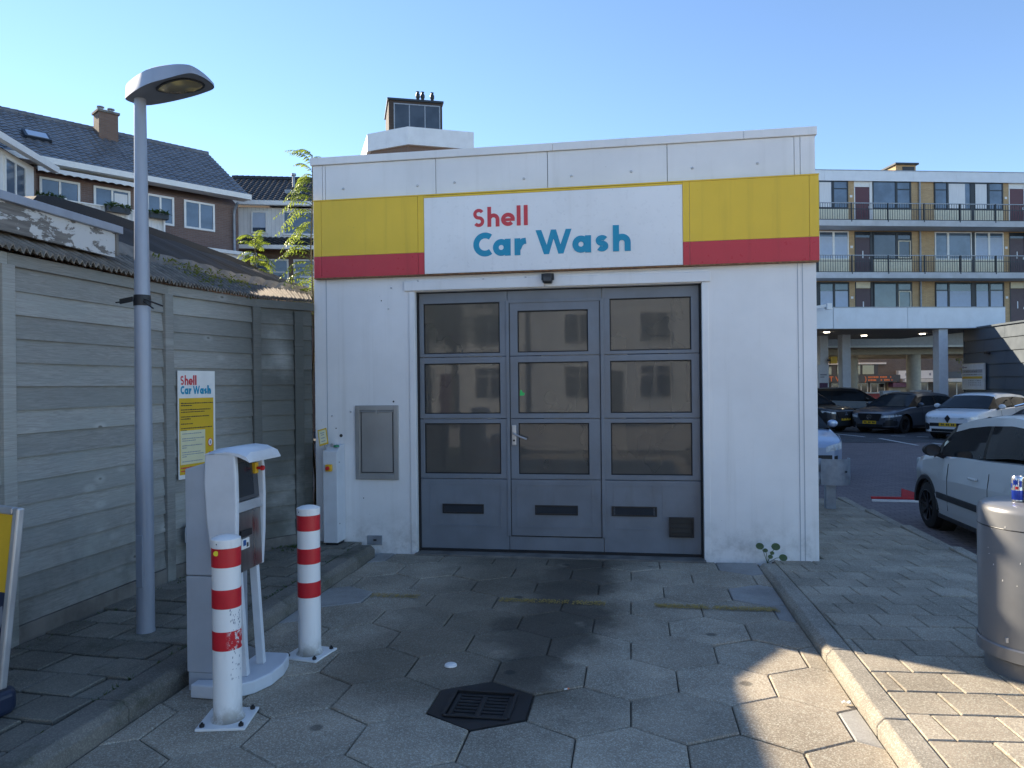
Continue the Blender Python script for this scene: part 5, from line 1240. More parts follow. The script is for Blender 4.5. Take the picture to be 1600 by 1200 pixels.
for u, v in ((16.3,1.6),(17.9,5.2),(19.4,4.0),(21.6,3.0)): MB().cyl((cu(u), v, 4.03), (cu(u), v, 4.061), .12, n=12).build('downlight', 'downlight', cn_)
MB().bar((cu(14.4),-.3,4.85),(cu(15.2),-.5,4.98),.12,.12).build('floodlight_arm', 'white_paint', cn_); MB().box(cu(15.15),cu(15.35),-.62,-.42,4.82,5.06).build('floodlight', 'white_paint', cn_)
# sign on the left post
pm = thing('price_post_sign', 'panel with purple and yellow fields fixed to a canopy post', 'sign', UV(17.36, Vc+3.9, -.36), AR)
MB().box(-.30,.22,-.05,.05,.6,2.7).build('panel', 'light_paint', pm, bevel=.01); MB().box(-.24,.16,-.056,-.051,1.35,1.85).build('purple_field', 'sign_purple', pm); MB().box(-.24,.16,-.056,-.051,1.0,1.28).build('yellow_field', 'plate_yellow', pm)
MB().box(-.2,.12,-.056,-.051,2.2,2.26).box(-.2,.0,-.056,-.051,2.1,2.15).build('print_lines', 'print_grey', pm)
ys = thing('hanging_sign', 'small ochre box sign hanging from the canopy post', 'sign', UV(17.72, Vc+3.75, 2.4), AR)
MB().box(-.13,.17,-.1,.1,-.02,.30).build('box', 'estop_yellow', ys, bevel=.01); MB().box(-.25,-.13,-.03,.03,.1,.18).build('bracket', 'dark_metal', ys)
# free-standing white cabinets by the pumps
for u, lab in ((19.5,'white cabinet with central grey rib behind the grey hatchback'), (20.95,'white cabinet with central grey rib behind the column, beyond the grey hatchback')):
    c = thing('pump_cabinet', lab, 'cabinet', UV(u, Vc+2.2, -.36), AR, 'white cabinets under the canopy')
    MB().box(-.38,.38,-.15,.15,0,1.42).build('body', 'white_paint', c, bevel=.02); MB().box(-.06,.06,-.19,-.151,0,1.22).build('rib', 'galvanised', c); MB().box(-.40,.40,-.17,.17,1.42,1.48).build('cap', 'light_paint', c); MB().box(-.36,.36,-.157,-.151,1.16,1.19).build('seam', 'galvanised', c)
rk = thing('red_container', 'low red planter box under the apartments beyond the white cabinets', 'planter', UV(24.6, 42.5, -.36), AR)
MB().box(-1.9,1.5,-.25,.25,.1,1.15).build('body', 'red_plastic', rk, bevel=.02); MB().box(-1.95,1.55,-.28,.28,1.15,1.22).build('rim', 'white_paint', rk)

# ------------------------------------------------------------------ shops across the street
so = thing('shop_row', 'brick shop row with dark sign band and orange letters across the street', 'building', UV(36, 58.8, -.36), AR)
su = lambda u: u - 36
MB().box(su(14), su(64), 0, 8, 0, 9).build('wall', 'brick_shop', so)
MB().box(su(14), su(36.4), -.25, -.001, 3.28, 3.42).build('cornice', 'frame_white', so); 
MB().box(su(14), su(35.8), -.06, -.001, 2.4, 3.27).build('shop_band', 'sign_slate', so)
for a, b in ((29.0,29.9),(31.0,31.7),(32.2,34.2),(34.4,35.4)): MB().box(su(a), su(b), -.10, -.061, 2.45, 3.2).build('upper_window', 'glass_dark', so)
sbn = MB().box(su(14), su(37.2), -.9, -.101, 1.78, 2.38).build('sign_band', 'sign_slate', so)
def txt(s_, x, z, hgt, m_, parent, y, sx=1.0):
    cv = bpy.data.curves.new('t', 'FONT'); cv.body = s_; cv.size = hgt*1.38; cv.extrude = .006; cv.offset = .012*hgt
    o = bpy.data.objects.new('t', cv); COL.objects.link(o); dg = bpy.context.evaluated_depsgraph_get(); me = bpy.data.meshes.new_from_object(o.evaluated_get(dg)); bpy.data.objects.remove(o)
    for v in me.vertices: v.co = (x + v.co.x*sx, y - v.co.z, z + v.co.y)
    me.materials.clear(); me.materials.append(MT[m_]); q = bpy.data.objects.new('lettering', me); COL.objects.link(q); q.parent = parent; return q
txt('ET VI', su(30.75), 1.88, .42, 'sign_orange', sbn, -.91, 1.05); txt('E', su(32.75), 1.88, .42, 'sign_orange', sbn, -.91); txt(')', su(34.1), 1.88, .42, 'sign_orange', sbn, -.91)
r_ = random.Random(3)
for z in (2.12, 1.88):
    m = MB(); x = su(34.4)
    while x < su(36.5):
        w = r_.uniform(.05,.12)
        if r_.random() < .86: m.box(x, x+w, -.915, -.9005, z, z+.15)
        x += w + .03
    tag(m.build('small_lettering', 'sign_orange', sbn), kind='stuff')
for a, b, mt in ((28,29.6,'glass_dark'),(29.9,31.4,'glass_dark'),(31.7,33.4,'glass_blue'),(33.7,34.9,'glass_dark'),(35.1,36.4,'glass_dark'),(38.9,40.2,'glass_blue'),(41.9,43.6,'glass_dark'),(44.0,45.4,'glass_dark')):
    w = window(so, su(a), su(b), .25, 1.75, -.001, 'frame_white' if b > 31 else 'frame_dark', mt, mull=((su(a)+su(b))/2,), t=.09)
MB().box(su(36.55), su(38.4), -.3, -.002, 0, 1.7).build('pale_panel', 'column_beige', so)
MB().box(su(37.4), su(50), -1.2, -.002, 1.75, 2.02).build('white_canopy', 'frame_white', so); MB().box(su(37.4), su(40.8), -.35, -.002, 2.05, 2.72).build('white_sign', 'frame_white', so); MB().box(su(38.0), su(38.15), -.37, -.351, 2.3, 2.5).box(su(40.1), su(40.25), -.37, -.351, 2.3, 2.5).build('sign_mark', 'print_grey', so)
MB().box(su(41.4), su(44), -.35, -.002, 2.05, 2.6).build('dark_sign', 'sign_slate', so); MB().box(su(36.5), su(38.9), -1.0, -.35, 1.35, 1.72).build('awning', 'sign_purple', so)
# street tree beyond the passage
def crown_tree(name, label, loc, h_, r_, n, seed, mat):
    t = thing(name, label, 'tree', loc); rs = random.Random(seed)
    MB().tube([(0,0,0),(.05,0,h_*.3),(.0,.08,h_*.6),(.1,0,h_*.9)], [.16,.13,.09,.03], 8).build('trunk', 'bark', t, smooth=60)
    m = MB(); ml = MB()
    cl = [(Vector((rs.gauss(0,1), rs.gauss(0,1), rs.gauss(0,.8)))*r_*.45 + Vector((0,0,h_*.7)), r_*rs.uniform(.25,.5)) for k in range(26)]
    for c, q in cl:
        m.tube([Vector((0,0,h_*.45)), (Vector((0,0,h_*.5))+c)/2, c], [.05,.03,.01], 5)
        for k in range(n//26):
            p = c + Vector((rs.gauss(0,1), rs.gauss(0,1), rs.gauss(0,1)))*q*.5; leaflet(ml, p, Vector((rs.uniform(-1,1),rs.uniform(-1,1),rs.uniform(-1,.6))), Vector((0,0,1)), rs.uniform(.14,.28), rs.uniform(.08,.14))
    m.build('branches', 'bark', t); ml.build('crown', mat, t)
crown_tree('street_tree', 'small yellowing street tree seen through the passage below the apartments', UV(41.6, 54.5, -.36), 4.2, 1.5, 3200, 4, 'leaf_street')
sp_ = thing('lamp_post', 'thin white lamp post in front of the street tree', 'lamp post', UV(41.0, 52.5, -.36), AR)
MB().cyl((0,0,0),(0,0,2.9),.06,.05,n=10).build('pole', 'white_paint', sp_, smooth=40); MB().tube([(0,0,2.85),(.1,0,3.0),(.5,0,3.05)], .035, 8).build('arm', 'white_paint', sp_)

# ------------------------------------------------------------------ slate clad shed at the right with the tariff board
ks = thing('slate_clad_kiosk', 'kiosk clad in wide slate-grey horizontal boards at the right of the car park', 'kiosk', (14.2, 34.5, -.36), R(-86.5))
Lk, hk = 11.0, 4.06
MB().box(.02, Lk, .045, 6, 0, hk).build('wall_core', 'siding_slate', ks)
nb = 8
for k in range(nb):
    z = .02 + k*hk/nb
    a0 = 0
    for a1 in ((3.1,6.2,Lk) if k % 2 else (1.6,4.7,Lk)):
        MB().prism([(-.0,0),(-.015,.0),(.025,hk/nb-.012),(.044,hk/nb-.012),(.044,0)], (a0+.004,0,z), (0,1,0), (0,0,1), (1,0,0), a1-a0-.008).build('cladding_board', 'siding_slate', ks); a0 = a1
MB().box(-.03, Lk, -.05, 6.05, hk, hk+.07).build('roof_edge', 'siding_slate', ks)
MB().box(-.04,-.001,-.01,6,0,hk).build('end_wall', 'siding_slate', ks)
tbd = thing('tariff_board', 'white framed tariff board with ochre stripe on the slate-clad kiosk', 'sign', (14.2 - .07, 34.5, 1.15), R(-86.5))
MB().box(.05,1.85,-.05,.015,0,1.1).build('frame', 'alu', tbd, bevel=.01); MB().box(.09,1.81,-.056,-.051,.04,1.06).build('board', 'light_paint', tbd)
for z0_, z1_, mt in ((.70,.84,'print_grey'),(.46,.56,'plate_yellow'),(.59,.67,'grey_paint')): MB().box(.10,1.72,-.060,-.057,z0_,z1_).build('stripe', mt, tbd)
m = MB(); r_ = random.Random(1)
for z in (.745,.615,.36,.27,.18): 
    for k in range(8): 
        x = 1.55 - k*.13 if z < .6 else .3+k*.13
        m.box(x, x+r_.uniform(.02,.06), -.0625, -.0605, z, z+.035)
tag(m.build('tariff_print', 'print_black', tbd), kind='stuff'); MB().box(.14,.22,-.0625,-.0605,.9,.99).box(.26,.5,-.0625,-.0605,.92,.95).build('emblem', 'sign_purple', tbd)
kc = MB().box(1.9,2.1,-.16,-.05,2.95,3.05).cyl((2.1,-.11,3.0),(2.22,-.11,2.98),.05,n=10).build('wall_camera', 'black_plastic', ks)

# ------------------------------------------------------------------ unseen two-storey block added behind the car wash to shade the car park
bb = thing('unseen_shade_block', 'unseen two-storey flat-roofed brick block added behind the car wash hall to shade the car park', 'building', (-2.7, 23, -.36), world=True)
MB().box(-4.6,-.4,15.9,20.4,-.4,5.8).build('shade_annex_wall', 'brick_shop', bb); MB().box(-4.7,-.25,15.75,20.4,5.8,6.0).build('shade_annex_roof', 'fascia_white', bb)
MB().box(-5.6,-.4,20.41,30.0,-.4,7.2).build('wall', 'brick_shop', bb); MB().box(-5.7,-.25,20.41,30.15,7.2,7.45).build('roof', 'fascia_white', bb)
# ------------------------------------------------------------------ cars (local X forwards)
def car(name, label, loc, bearing, P, paint, clad=None, rim='rim_dark'):
    """bearing: clockwise from +Y; P holds the lines of the body"""
    rz = R(90 - bearing)
    t = thing(name, label, 'car', loc, rz)
    L, Wd, H = P['L'], P['W'], P['H']; hl = L/2; xf, xb = P['axles']; rw = P['rw']; ra = rw + .055
    top = P['top']; belt = P['belt']; plan = P['plan']; bot = P.get('bot', .20)
    N = int(L/.045); xs = [-hl + L*i/N for i in range(N+1)]
    nside = 9; nup = 4
    rings = []
    for x in xs:
        w = interp(plan, x)*Wd/2; zt = interp(top, x); zs = min(interp(belt, x), zt - .02)
        zb = bot + (.06 if abs(x) > hl-.25 else 0)
        for xa in (xf, xb):
            if abs(x-xa) < ra: zb = max(zb, rw + math.sqrt(ra*ra - (x-xa)**2))
        zb = min(zb, zs-.05)
        ring = []
        for k in range(nside):
            u = k/(nside-1); z = lerp(zb, zs, u)
            bulge = 1 - .10*max(0, (.45-z)/.45)**1.6 - .055*max(0, (z-.62)/.5)**1.5
            ch = P.get('crease', .72); bulge += .008*math.exp(-((z-ch)/.05)**2)
            ring.append((w*bulge, z))
        y1, z1 = ring[-1]
        for k in range(1, nup+1):
            u = k/nup; a = u*math.pi/2; ring.append((y1*(math.cos(a)**.55 if u < 1 else 0) if u < 1 else 0, lerp(z1, zt, math.sin(a)**.7)))
        rings.append(ring)
    nr = len(rings[0])
    parts = {}
    def face(q, key): parts.setdefault(key, MB()).add(q, [tuple(range(len(q)))])
    glasszone = P['gz']
    for i in range(N):
        for k in range(nr-1):
            for sd in (1, -1):
                q = [(xs[i], sd*rings[i][k][0], rings[i][k][1]), (xs[i+1], sd*rings[i+1][k][0], rings[i+1][k][1]), (xs[i+1], sd*rings[i+1][k+1][0], rings[i+1][k+1][1]), (xs[i], sd*rings[i][k+1][0], rings[i][k+1][1])]
                if sd < 0: q = q[::-1]
                cx = sum(p[0] for p in q)/4; cy = abs(sum(p[1] for p in q)/4); cz = sum(p[2] for p in q)/4
                key = 'body'
                for nm, fn in P['zones'].items():
                    if fn(cx, cy/(Wd/2), cz): key = nm + ('L' if sd > 0 else 'R'); break
                face(q[::-1], key)
    for i, rev in ((0, False), (N, True)):
        pts = [(xs[i], y, z) for y, z in rings[i]] + [(xs[i], -y, z) for y, z in rings[i][-2::-1]]
        face(pts if not rev else pts[::-1], 'body' if not P.get('dark_nose') else 'body')
    # greenhouse
    G = P['gh']; x0, x1 = G[0][0], G[-1][0]; M_ = 44; gr = []
    for i in range(M_+1):
        x = lerp(x0, x1, i/M_); zt = interp(G, x); zb = min(interp(belt, x)-.012, zt-.002); wb = interp(plan, x)*Wd/2*.93; tum = P.get('tumble', .74)
        hh = max(0, zt-zb)/(H-P['beltmid']); ring = []
        for k in range(6):
            u = k/5; ring.append((lerp(wb, lerp(wb, wb*tum, min(1, hh)), u**1.25), lerp(zb, zt-.05*min(1, hh), u)))
        y1, z1 = ring[-1]
        for k in range(1, 5):
            u = k/4; ring.append((y1*(1-u)**.8 if u < 1 else 0, lerp(z1, zt, min(1, u*1.6)**.6)))
        gr.append((x, ring))
    gparts = {}
    for i in range(M_):
        (xa, r0), (xb_, r1) = gr[i], gr[i+1]
        for k in range(9):
            for sd in (1, -1):
                q = [(xa, sd*r0[k][0], r0[k][1]), (xb_, sd*r1[k][0], r1[k][1]), (xb_, sd*r1[k+1][0], r1[k+1][1]), (xa, sd*r0[k+1][0], r0[k+1][1])]
                if sd < 0: q = q[::-1]
                xm = (xa+xb_)/2; key = 'shell'
                if k == 4 and xm < glasszone['ws'][0]: key = 'roof'
                elif 0 <= k < 5:
                    key = 'pillar' + ('L' if sd > 0 else 'R') + str(sum(xm > (wa+wb2)/2 for wa, wb2 in glasszone['side']))
                    for wi, (wa, wb2) in enumerate(glasszone['side']):
                        if wa < xm < wb2 and k < 4: key = 'side_window%d%s' % (wi, 'L' if sd > 0 else 'R')
                else:
                    if xm > glasszone['ws'][0]: key = 'windshield'
                    elif xm < glasszone['rw'][1]: key = 'rear_window'
                    else: key = 'roof'
                gparts.setdefault(key, MB()).add(q[::-1], [(0,1,2,3)])
    body = None
    for key in sorted(parts, key=lambda s_: s_ != 'body'):
        mb = parts[key]
        if key == 'body': body = mb.build('body', paint, t, smooth=45)
        else:
            nm = key[:-1]; mb.build(nm, P['zmat'][nm], t, smooth=45)
    for key, mb in gparts.items():
        nm = 'side_window' if key.startswith('side') else 'pillar' if key.startswith('pillar') else key
        mt = {'pillar': P.get('pillar', 'gloss_black'), 'shell': paint, 'roof': P.get('roof', paint)}.get(nm, 'car_glass')
        mb.build('pillars' if nm == 'pillar' else nm, mt, t, smooth=45)
    # underbody
    MB().box(-hl+.25, hl-.25, -Wd*.36, Wd*.36, bot-.03, .62).build('underbody', 'black_plastic', t)
    # wheels
    yw = Wd/2*P.get('track', .93)
    for xw in (xf, xb):
        for sd in (1, -1):
            c = (xw, sd*(yw-.10), rw); w = MB().lathe([(rw*.62,-.10),(rw*.86,-.105),(rw*.97,-.085),(rw,-.05),(rw,.05),(rw*.97,.085),(rw*.86,.105),(rw*.62,.10)], c, 32, 'y').build('tyre', 'tyre', t, smooth=40)
            MB().lathe([(0,-.055*sd),(rw*.15,-.055*sd),(rw*.5,-.03*sd),(rw*.60,.03*sd)], (c[0], c[1]+sd*.06, c[2]), 24, 'y').build('wheel_dish', 'print_black', w, smooth=50)
            rb = MB(); rb.lathe([(rw*.57,.075*sd),(rw*.64,.105*sd),(rw*.68,.10*sd),(rw*.63,.06*sd)], c, 32, 'y')
            for s_ in range(P.get('spokes', 10)):
                a = 2*math.pi*s_/P.get('spokes', 10); rb.bar((c[0]+rw*.12*math.cos(a), c[1]+sd*.075, c[2]+rw*.12*math.sin(a)), (c[0]+rw*.60*math.cos(a+.12), c[1]+sd*.09, c[2]+rw*.60*math.sin(a+.12)), .03, .022, (0,1,0))
            rb.cyl((c[0], c[1]+sd*.06, c[2]), (c[0], c[1]+sd*.095, c[2]), rw*.16, n=12).build('rim', rim, w, smooth=40)
            MB().lathe([(ra-.01,-.16*sd),(ra-.01,.02*sd)], c, 28, 'y').build('wheel_arch_liner', 'print_black', t)
            if clad:
                vs = []; n_ = 22
                for i in range(n_+1):
                    a = math.pi*i/n_; yo = sd*(Wd/2*interp(plan, xw)*.985)
                    for r_, dy in ((ra-.012,-.03),(ra-.012,.022),(ra+.035,.024),(ra+.06,.004)): vs.append((xw+r_*math.cos(a), yo+sd*dy, rw+r_*math.sin(a)))
                MB().add(vs, [(4*i+k, 4*i+k+1, 4*i+k+5, 4*i+k+4) for i in range(n_) for k in range(3)]).build('arch_trim', clad, t, smooth=40)
    # mirrors
    for sd in (1, -1):
        xm, zm = P['mirror']; ym = Wd/2*.96
        mr = MB().lathe([(0,.06),(.06,.055),(.09,.02),(.095,-.02),(.085,-.05),(0,-.055)], (0,0,0), 14, 'x'); mr.v = [(xm+p[0]*.9, sd*(ym+.14)+p[1]*1.15, zm+.10+p[2]*.85) for p in mr.v]
        mo = mr.build('mirror', P.get('mirror_mat', paint), t, smooth=40)
        MB().bar((xm, sd*(ym-.08), zm-.02), (xm-.01, sd*(ym+.10), zm+.05), .05, .05).build('mirror_arm', 'black_plastic', mo); MB().lathe([(0,-.002),(.075,-.002),(.075,0)], (xm-.05, sd*(ym+.14), zm+.10), 14, 'x').build('mirror_glass', 'glass_dark', mo)
    # plates
    def plate(x, z, nm):
        sx = 1 if x > 0 else -1
        p = MB().box(x-.006, x+.006, -.26, .26, z-.055, z+.055).build('number_plate', 'plate_yellow', t); m = MB()
        for k in range(8):
            if k in (2, 5): continue
            m.box(x+sx*.0062, x+sx*.0085, -.20+k*.053, -.165+k*.053, z-.03, z+.03)
        tag(m.build('plate_characters', 'print_black', p), kind='stuff')
    plate(hl+.012+P.get('plate_dx', 0), P.get('plate_z', .45), 'f'); plate(-hl-.012, .75, 'r')
    for nm, mt, fn in P.get('extra', []): fn(t, nm, mt)
    # shut lines and handles
    for sd in (1, -1):
        for xl in P.get('seams', []):
            yy = Wd/2*interp(plan, xl); pts = []
            for z in (.34,.5,.62,.75,min(.92, interp(belt, xl)-.02)):
                bulge = 1 - .10*max(0, (.45-z)/.45)**1.6 - .055*max(0, (z-.62)/.5)**1.5 + .008*math.exp(-((z-P.get('crease',.72))/.05)**2); pts.append((xl, sd*(yy*bulge+.001), z))
            MB().tube(pts, .004, 4).build('door_seam', 'print_black', t)
        for xh in P.get('handles', []):
            z = P.get('handle_z', .80); yy = Wd/2*interp(plan, xh)*(1-.055*max(0,(z-.62)/.5)**1.5)
            MB().box(xh-.10, xh+.10, sd*yy+min(0,sd*.035), sd*yy+max(0,sd*.035), z-.014, z+.014).build('door_handle', P.get('handle_mat', paint), t, bevel=.01)
    return t, parts
def wrap(t, P, x0, ycap, za, zb, mat, name):
    """lamp or intake that wraps round the front corners; za/zb = (low, high) at the inner and outer end"""
    hl = P['L']/2; W2 = P['W']/2; plan = P['plan']
    for sd in (1, -1):
        path = [(hl+.005, lerp(ycap, interp(plan, hl)*W2, k/3)) for k in range(4)] + [(x, interp(plan, x)*W2*.992+.006) for x in [hl - (hl-x0)*k/8 for k in range(1, 9)]]
        n = len(path); vs = []
        for i, (x, y) in enumerate(path):
            u = i/(n-1); z0 = lerp(za[0], zb[0], u); z1 = lerp(za[1], zb[1], u)
            sh = lambda z: 1 - .10*max(0, (.45-z)/.45)**1.6 - .055*max(0, (z-.62)/.5)**1.5
            for z in (z0, (z0+z1)/2, z1): vs.append((x, sd*(y*sh(z)+.004), z))
        MB().add(vs, [((3*i+k, 3*i+k+1, 3*i+k+4, 3*i+k+3) if sd > 0 else (3*i+k, 3*i+k+3, 3*i+k+4, 3*i+k+1)) for i in range(n-1) for k in (0, 1)]).build(name, mat, t, smooth=50)
planA = lambda hl: [(-hl,.80),(-hl+.08,.90),(-hl+.4,.985),(-hl+1.2,1.0),(hl-1.3,1.0),(hl-.55,.97),(hl-.22,.90),(hl-.06,.78),(hl,.66)]
def extra_box(x0,x1,y0,y1,z0,z1): return lambda t, nm, mt: MB().box(x0,x1,y0,y1,z0,z1).build(nm, mt, t, bevel=.008)
def hatch(L, W, H, nose=.70, cowl=.98, beltf=.90, beltr=1.0, ws=(.95,.1), rr_=-.0, **kw):
    hl = L/2; xc = hl - ws[0]-.0; xa = hl - ws[0] - ws[1]
    P = dict(L=L, W=W, H=H, beltmid=beltf+.03, axles=(hl-.84, -hl+.78), rw=kw.get('rw', .325),
        plan=planA(hl), belt=[(-hl,beltr-.1),(-hl+.2,beltr),(hl-1.1,beltf),(hl-.35,nose+.03),(hl,nose-.11)],
        top=[(-hl,beltr-.02),(-hl+.2,beltr+.02),(hl-ws[0]-.1,cowl+.0),(hl-.9,cowl-.05),(hl-.4,nose+.12),(hl-.15,nose+.05),(hl-.05,nose+.0),(hl,nose-.07)],
        gh=[(-hl+.08,beltr+.02),(-hl+.30,beltr+.30),(-hl+.55,H-.08),(-hl+1.2,H-.01),(-hl+2.0,H),(xa-.1,H-.035),(xa+.1,H-.09),(xc,cowl)],
        gz=dict(side=[(-hl+.62,-hl+1.50),(-hl+1.58,xa+.25)], ws=(xa+.06,0), rw=(0,-hl+.5)),
        mirror=(xa+.38,beltf+.02), seams=[-hl+1.52, -hl+2.55], handles=[-hl+1.62+.05, -hl+.95], crease=.74)
    P.update(kw); return P
# white supermini nearest the footway
hl = 1.85
Pz = hatch(3.70,1.69,1.60, nose=.86, cowl=1.0, beltf=.97, beltr=1.10, ws=(.88,.62), rw=.305, track=.97, axles=(1.12,-1.31),
    zones={}, zmat={}, gh=[(-1.80,1.12),(-1.65,1.40),(-1.35,1.54),(-.85,1.58),(-.3,1.56),(.15,1.51),(.55,1.42),(1.02,1.0)], belt=[(-1.85,1.02),(-1.6,1.16),(-1.0,1.137),(.29,1.0),(.9,.95),(1.5,.84),(1.85,.68)], mirror=(.60,.98), mirror_mat='black_plastic', seams=[-.62,.42], handles=[-.28,-1.30], handle_z=.82, spokes=8, bot=.24,
    gz=dict(side=[(-1.25,-.47),(-.36,.74)], ws=(.52,0), rw=(0,-1.45)), tumble=.80)
def suz(t, nm, mt):
    for sd in (1, -1):
        MB().box(-.95,.72,sd*.842+min(0,sd*.02),sd*.842+max(0,sd*.02),.46,.54).build('side_strip', 'black_plastic', t, bevel=.008); MB().box(-.95,.75,sd*.80+min(0,sd*.03),sd*.80+max(0,sd*.03),.21,.27).build('sill', 'black_plastic', t, bevel=.01)
    MB().box(1.62,1.80,-.6,.6,.62,.76).build('grille', 'black_plastic', t)
    for sd in (1,-1): MB().box(1.42,1.70,sd*.60-.14,sd*.60+.14,.76,.88).build('headlight', 'headlight', t, bevel=.03)
Pz['extra'] = [('x', '', suz)]
car('parked_car', 'pale white supermini with black side strip and dark wheels beside the right footway', (4.66, 9.36, -.36), 0, Pz, 'paint_pearl', 'black_plastic')
# white electric hatchback
def zones_front(hl, grz=(.5,.66), hlz=(.62,.76)):
    return {'lower_grille': lambda x, y, z: x > hl-.16 and y < .60 and .28 < z < .42, 'air_intake': lambda x, y, z: x > hl-.36 and .62 < y < .95 and .34 < z < .52,
            'skirt': lambda x, y, z: z < .26}
zm = {'headlight': 'headlight', 'lower_grille': 'black_plastic', 'air_intake': 'black_plastic', 'skirt': 'black_plastic'}
hl = 2.1
Pr = hatch(4.20,1.80,1.50, nose=.80, cowl=1.02, beltf=.94, beltr=1.04, ws=(.98,.80), rw=.35, zones=zones_front(hl,(.5,.6),(.66,.76)), zmat=zm, plate_z=.50, spokes=10, plate_dx=.0)
def ren(t, nm, mt):
    MB().prism([(0,.11),(.085,0),(0,-.14),(-.085,0)], (2.085,0,.70), (0,1,0), (0,0,1), (1,0,0), .04).build('emblem', 'dark_metal', t); MB().box(2.03,2.075,-.80*.7,.80*.7,.685,.715).build('grille_line', 'black_plastic', t)
    MB().box(2.04,2.108,-.56,.56,.44,.55).build('plate_recess', 'black_plastic', t); MB().box(2.03,2.106,-.50,.50,.27,.36).build('lower_grille', 'black_plastic', t)
    wrap(t, Pr, 1.62, .30, (.665,.725), (.72,.80), 'headlight', 'headlight'); wrap(t, Pr, 1.85, .56, (.34,.50), (.36,.56), 'black_plastic', 'intake')
Pr['extra'] = [('x', '', ren)]
def placed(px_front, d, L): pass
car('parked_car', 'white hatchback with black grille line and angular intakes parked nose out by the kiosk', (11.55, 27.0, -.36), 227, Pr, 'paint_white', None, 'rim_silver')
hl = 2.2
Pm = hatch(4.42,1.83,1.50, nose=.76, cowl=.98, beltf=.92, beltr=1.02, ws=(1.1,.85), rw=.335, zones=zones_front(hl,(.5,.66),(.62,.70)), zmat=zm, plate_z=.42, spokes=10)
def mer(t, nm, mt):
    MB().prism([(-.46,.14),(.46,.14),(.36,-.12),(-.36,-.12)], (2.175,0,.60), (0,1,0), (0,0,1), (1,0,0), .04).build('grille', 'black_plastic', t)
    MB().lathe([(.075,0),(.09,0),(.09,.02),(.075,.02)], (2.216,0,.61), 20, 'x').cyl((2.22,0,.61),(2.235,0,.61),.02,n=8).build('emblem', 'chrome', t)
    wrap(t, Pm, 1.66, .46, (.58,.66), (.66,.74), 'headlight', 'headlight'); wrap(t, Pm, 1.86, .52, (.28,.42), (.32,.48), 'black_plastic', 'intake'); MB().box(2.15,2.218,-.5,.5,.25,.35).build('lower_grille', 'black_plastic', t)
    for k in range(3): MB().bar((2.225,0,.61),(2.225,.08*math.sin(k*2.094),.61+.08*math.cos(k*2.094)),.012,.012).build('emblem_spoke', 'chrome', t)
Pm['extra'] = [('x', '', mer)]
car('parked_car', 'dark grey hatchback with round emblem in its grille, between column and white hatchback', (10.25, 30.1, -.36), 229, Pm, 'paint_grey', None, 'rim_dark')
hl = 2.15
Pd = hatch(4.30,1.80,1.60, nose=.84, cowl=1.06, beltf=.98, beltr=1.08, ws=(1.0,.75), rw=.34, zones=zones_front(hl,(.5,.66),(.70,.80)), zmat=zm, plate_z=.52)
def mit(t, nm, mt):
    MB().prism([(-.55,.10),(.55,.10),(.42,-.16),(-.42,-.16)], (2.13,0,.70), (0,1,0), (0,0,1), (1,0,0), .04).build('grille', 'black_plastic', t)
    wrap(t, Pd, 1.70, .58, (.70,.76), (.76,.84), 'headlight', 'headlight'); wrap(t, Pd, 1.9, .56, (.34,.5), (.36,.56), 'black_plastic', 'intake')
    for k in range(3):
        a = k*2.094; MB().prism([(0,0),(.03,.045),(0,.09),(-.03,.045)], (2.172,0,.70), (0,math.cos(a),-math.sin(a)), (0,math.sin(a),math.cos(a)), (1,0,0), .008).build('emblem_diamond', 'chrome', t)
Pd['extra'] = [('x', '', mit)]
car('parked_car', 'dark charcoal car with three-diamond emblem showing past the corner of the car wash', (6.55, 30.9, -.36), 140, Pd, 'paint_darkgrey', None)
hl = 2.25
Pb = hatch(4.50,1.85,1.66, nose=.88, cowl=1.10, beltf=1.02, beltr=1.10, ws=(1.15,.80), rw=.35, zones=zones_front(hl), zmat=zm)
car('parked_car', 'black car in side view under the canopy beyond the square post', (9.75, 35.4, -.36), 104, Pb, 'paint_black', None)
hl = 2.1
Pp = hatch(4.20,1.75,1.50, nose=.72, cowl=.98, beltf=.92, beltr=1.0, ws=(1.0,.85), rw=.315, plate_z=.40,
    zones={'lower_grille': lambda x, y, z: x > 2.0 and y < .72 and .30 < z < .50, 'skirt': lambda x, y, z: z < .25}, zmat=zm)
Pp['extra'] = [('grille', 'black_plastic', extra_box(2.09,2.108,-.54,.54,.28,.50)), ('headlight', 'headlight', lambda t, nm, mt: wrap(t, Pp, 1.50, .42, (.55,.66), (.70,.86), mt, nm))]
car('parked_car', 'silver-blue car facing out behind the guard rail, half hidden by the car wash', (3.25, 17.27, -.36), 178, Pp, 'paint_silverblue', None)
hl = 2.0
Pk = hatch(4.10,1.76,1.52, nose=.80, cowl=1.02, beltf=.95, beltr=1.02, ws=(1.0,.8), rw=.32, zones=zones_front(hl), zmat=zm)
def rails(t, nm, mt):
    for sd in (1,-1): MB().tube([(.55,sd*.60,1.44),(.1,sd*.60,1.53),(-.6,sd*.59,1.55),(-1.3,sd*.58,1.51)], .022, 6).build('roof_rail', 'chrome', t, smooth=40)
Pk['extra'] = [('x', '', rails)]
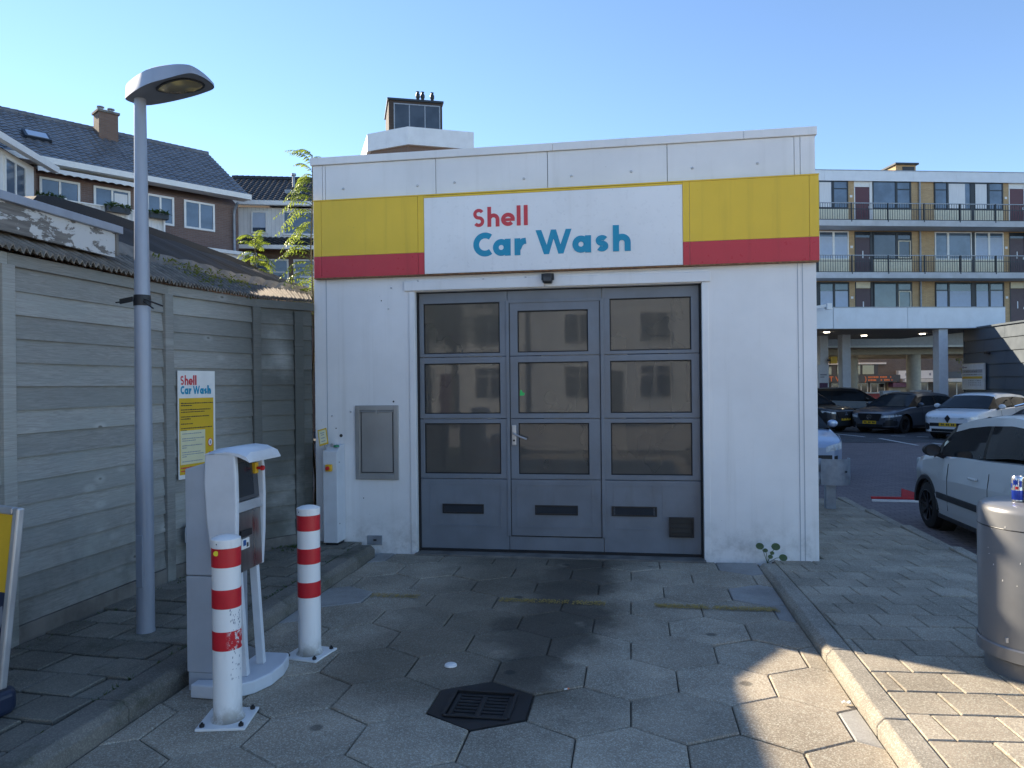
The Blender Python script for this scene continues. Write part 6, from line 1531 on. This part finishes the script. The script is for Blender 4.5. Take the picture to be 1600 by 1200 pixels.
car('parked_car', 'black hatchback with bright roof rails just beyond the pale white supermini', (7.75, 14.6, -.36), 350, Pk, 'paint_black', None)
# ------------------------------------------------------------------ forecourt and street behind the camera (seen in the door panes, lights the front)
simple('forecourt_concrete', (.46,.43,.39), .9, var=.15, scale=1.2, bump=.2)
structure(MB().add([(-12,-40,-.006),(30,-40,-.006),(30,-4.02,-.006),(-12,-4.02,-.006)], [(0,1,2,3)]).build('forecourt', 'forecourt_concrete'))
structure(MB().add([(3.06,-4.0,-.012),(14,-4.0,-.012),(14,2.4,-.34),(3.06,2.4,-.34)], [(0,1,2,3)]).build('forecourt_ramp', 'forecourt_concrete'))
for i, (x, mt, lab, dr_) in enumerate(((-9.5,'render_white','white rendered gabled house across the street, reflected in the door panes','door_burgundy'), (-1.0,'light_paint','pale grey rendered gabled house across the street beside the white one','frame_dark'), (7.5,'brick_shop','grey brick gabled house across the street beside the pale grey one','door_plum'))):
    t = thing('gabled_house', lab, 'house', (x, -24, 0), R(180), 'houses across the street')
    MB().prism([(-4.1,-.4),(4.1,-.4),(4.1,6.2),(0,9.6),(-4.1,6.2)], (0,0,0), (1,0,0), (0,0,1), (0,1,0), 9).build('wall', mt, t)
    MB().prism([(-4.5,5.95),(0,9.7),(4.5,5.95),(4.5,6.15),(0,9.95),(-4.5,6.15)], (0,-.35,0), (1,0,0), (0,0,1), (0,1,0), 9.7).build('roof', 'roof_tile_dark', t)
    for wx in (-2.2, 1.6):
        window(t, wx-.8, wx+.8, 3.6, 5.2, 0, 'frame_white', 'glass_dark', mull=(wx,)); window(t, wx-.8, wx+.8, .8, 2.5, 0, 'frame_white', 'glass_dark', mull=(wx,), trans=(2.0,))
    window(t, -.6, .6, 6.4, 7.6, 0, 'frame_white', 'glass_dark'); MB().box(-.55,.45,-.05,-.001,0,2.2).build('front_door', dr_, t)
crown_tree('street_tree', 'leafy tree on the forecourt edge across from the car wash, reflected in the upper panes', (-6.4, -12.5, 0), 6.5, 2.4, 3600, 14, 'leaf_dark')
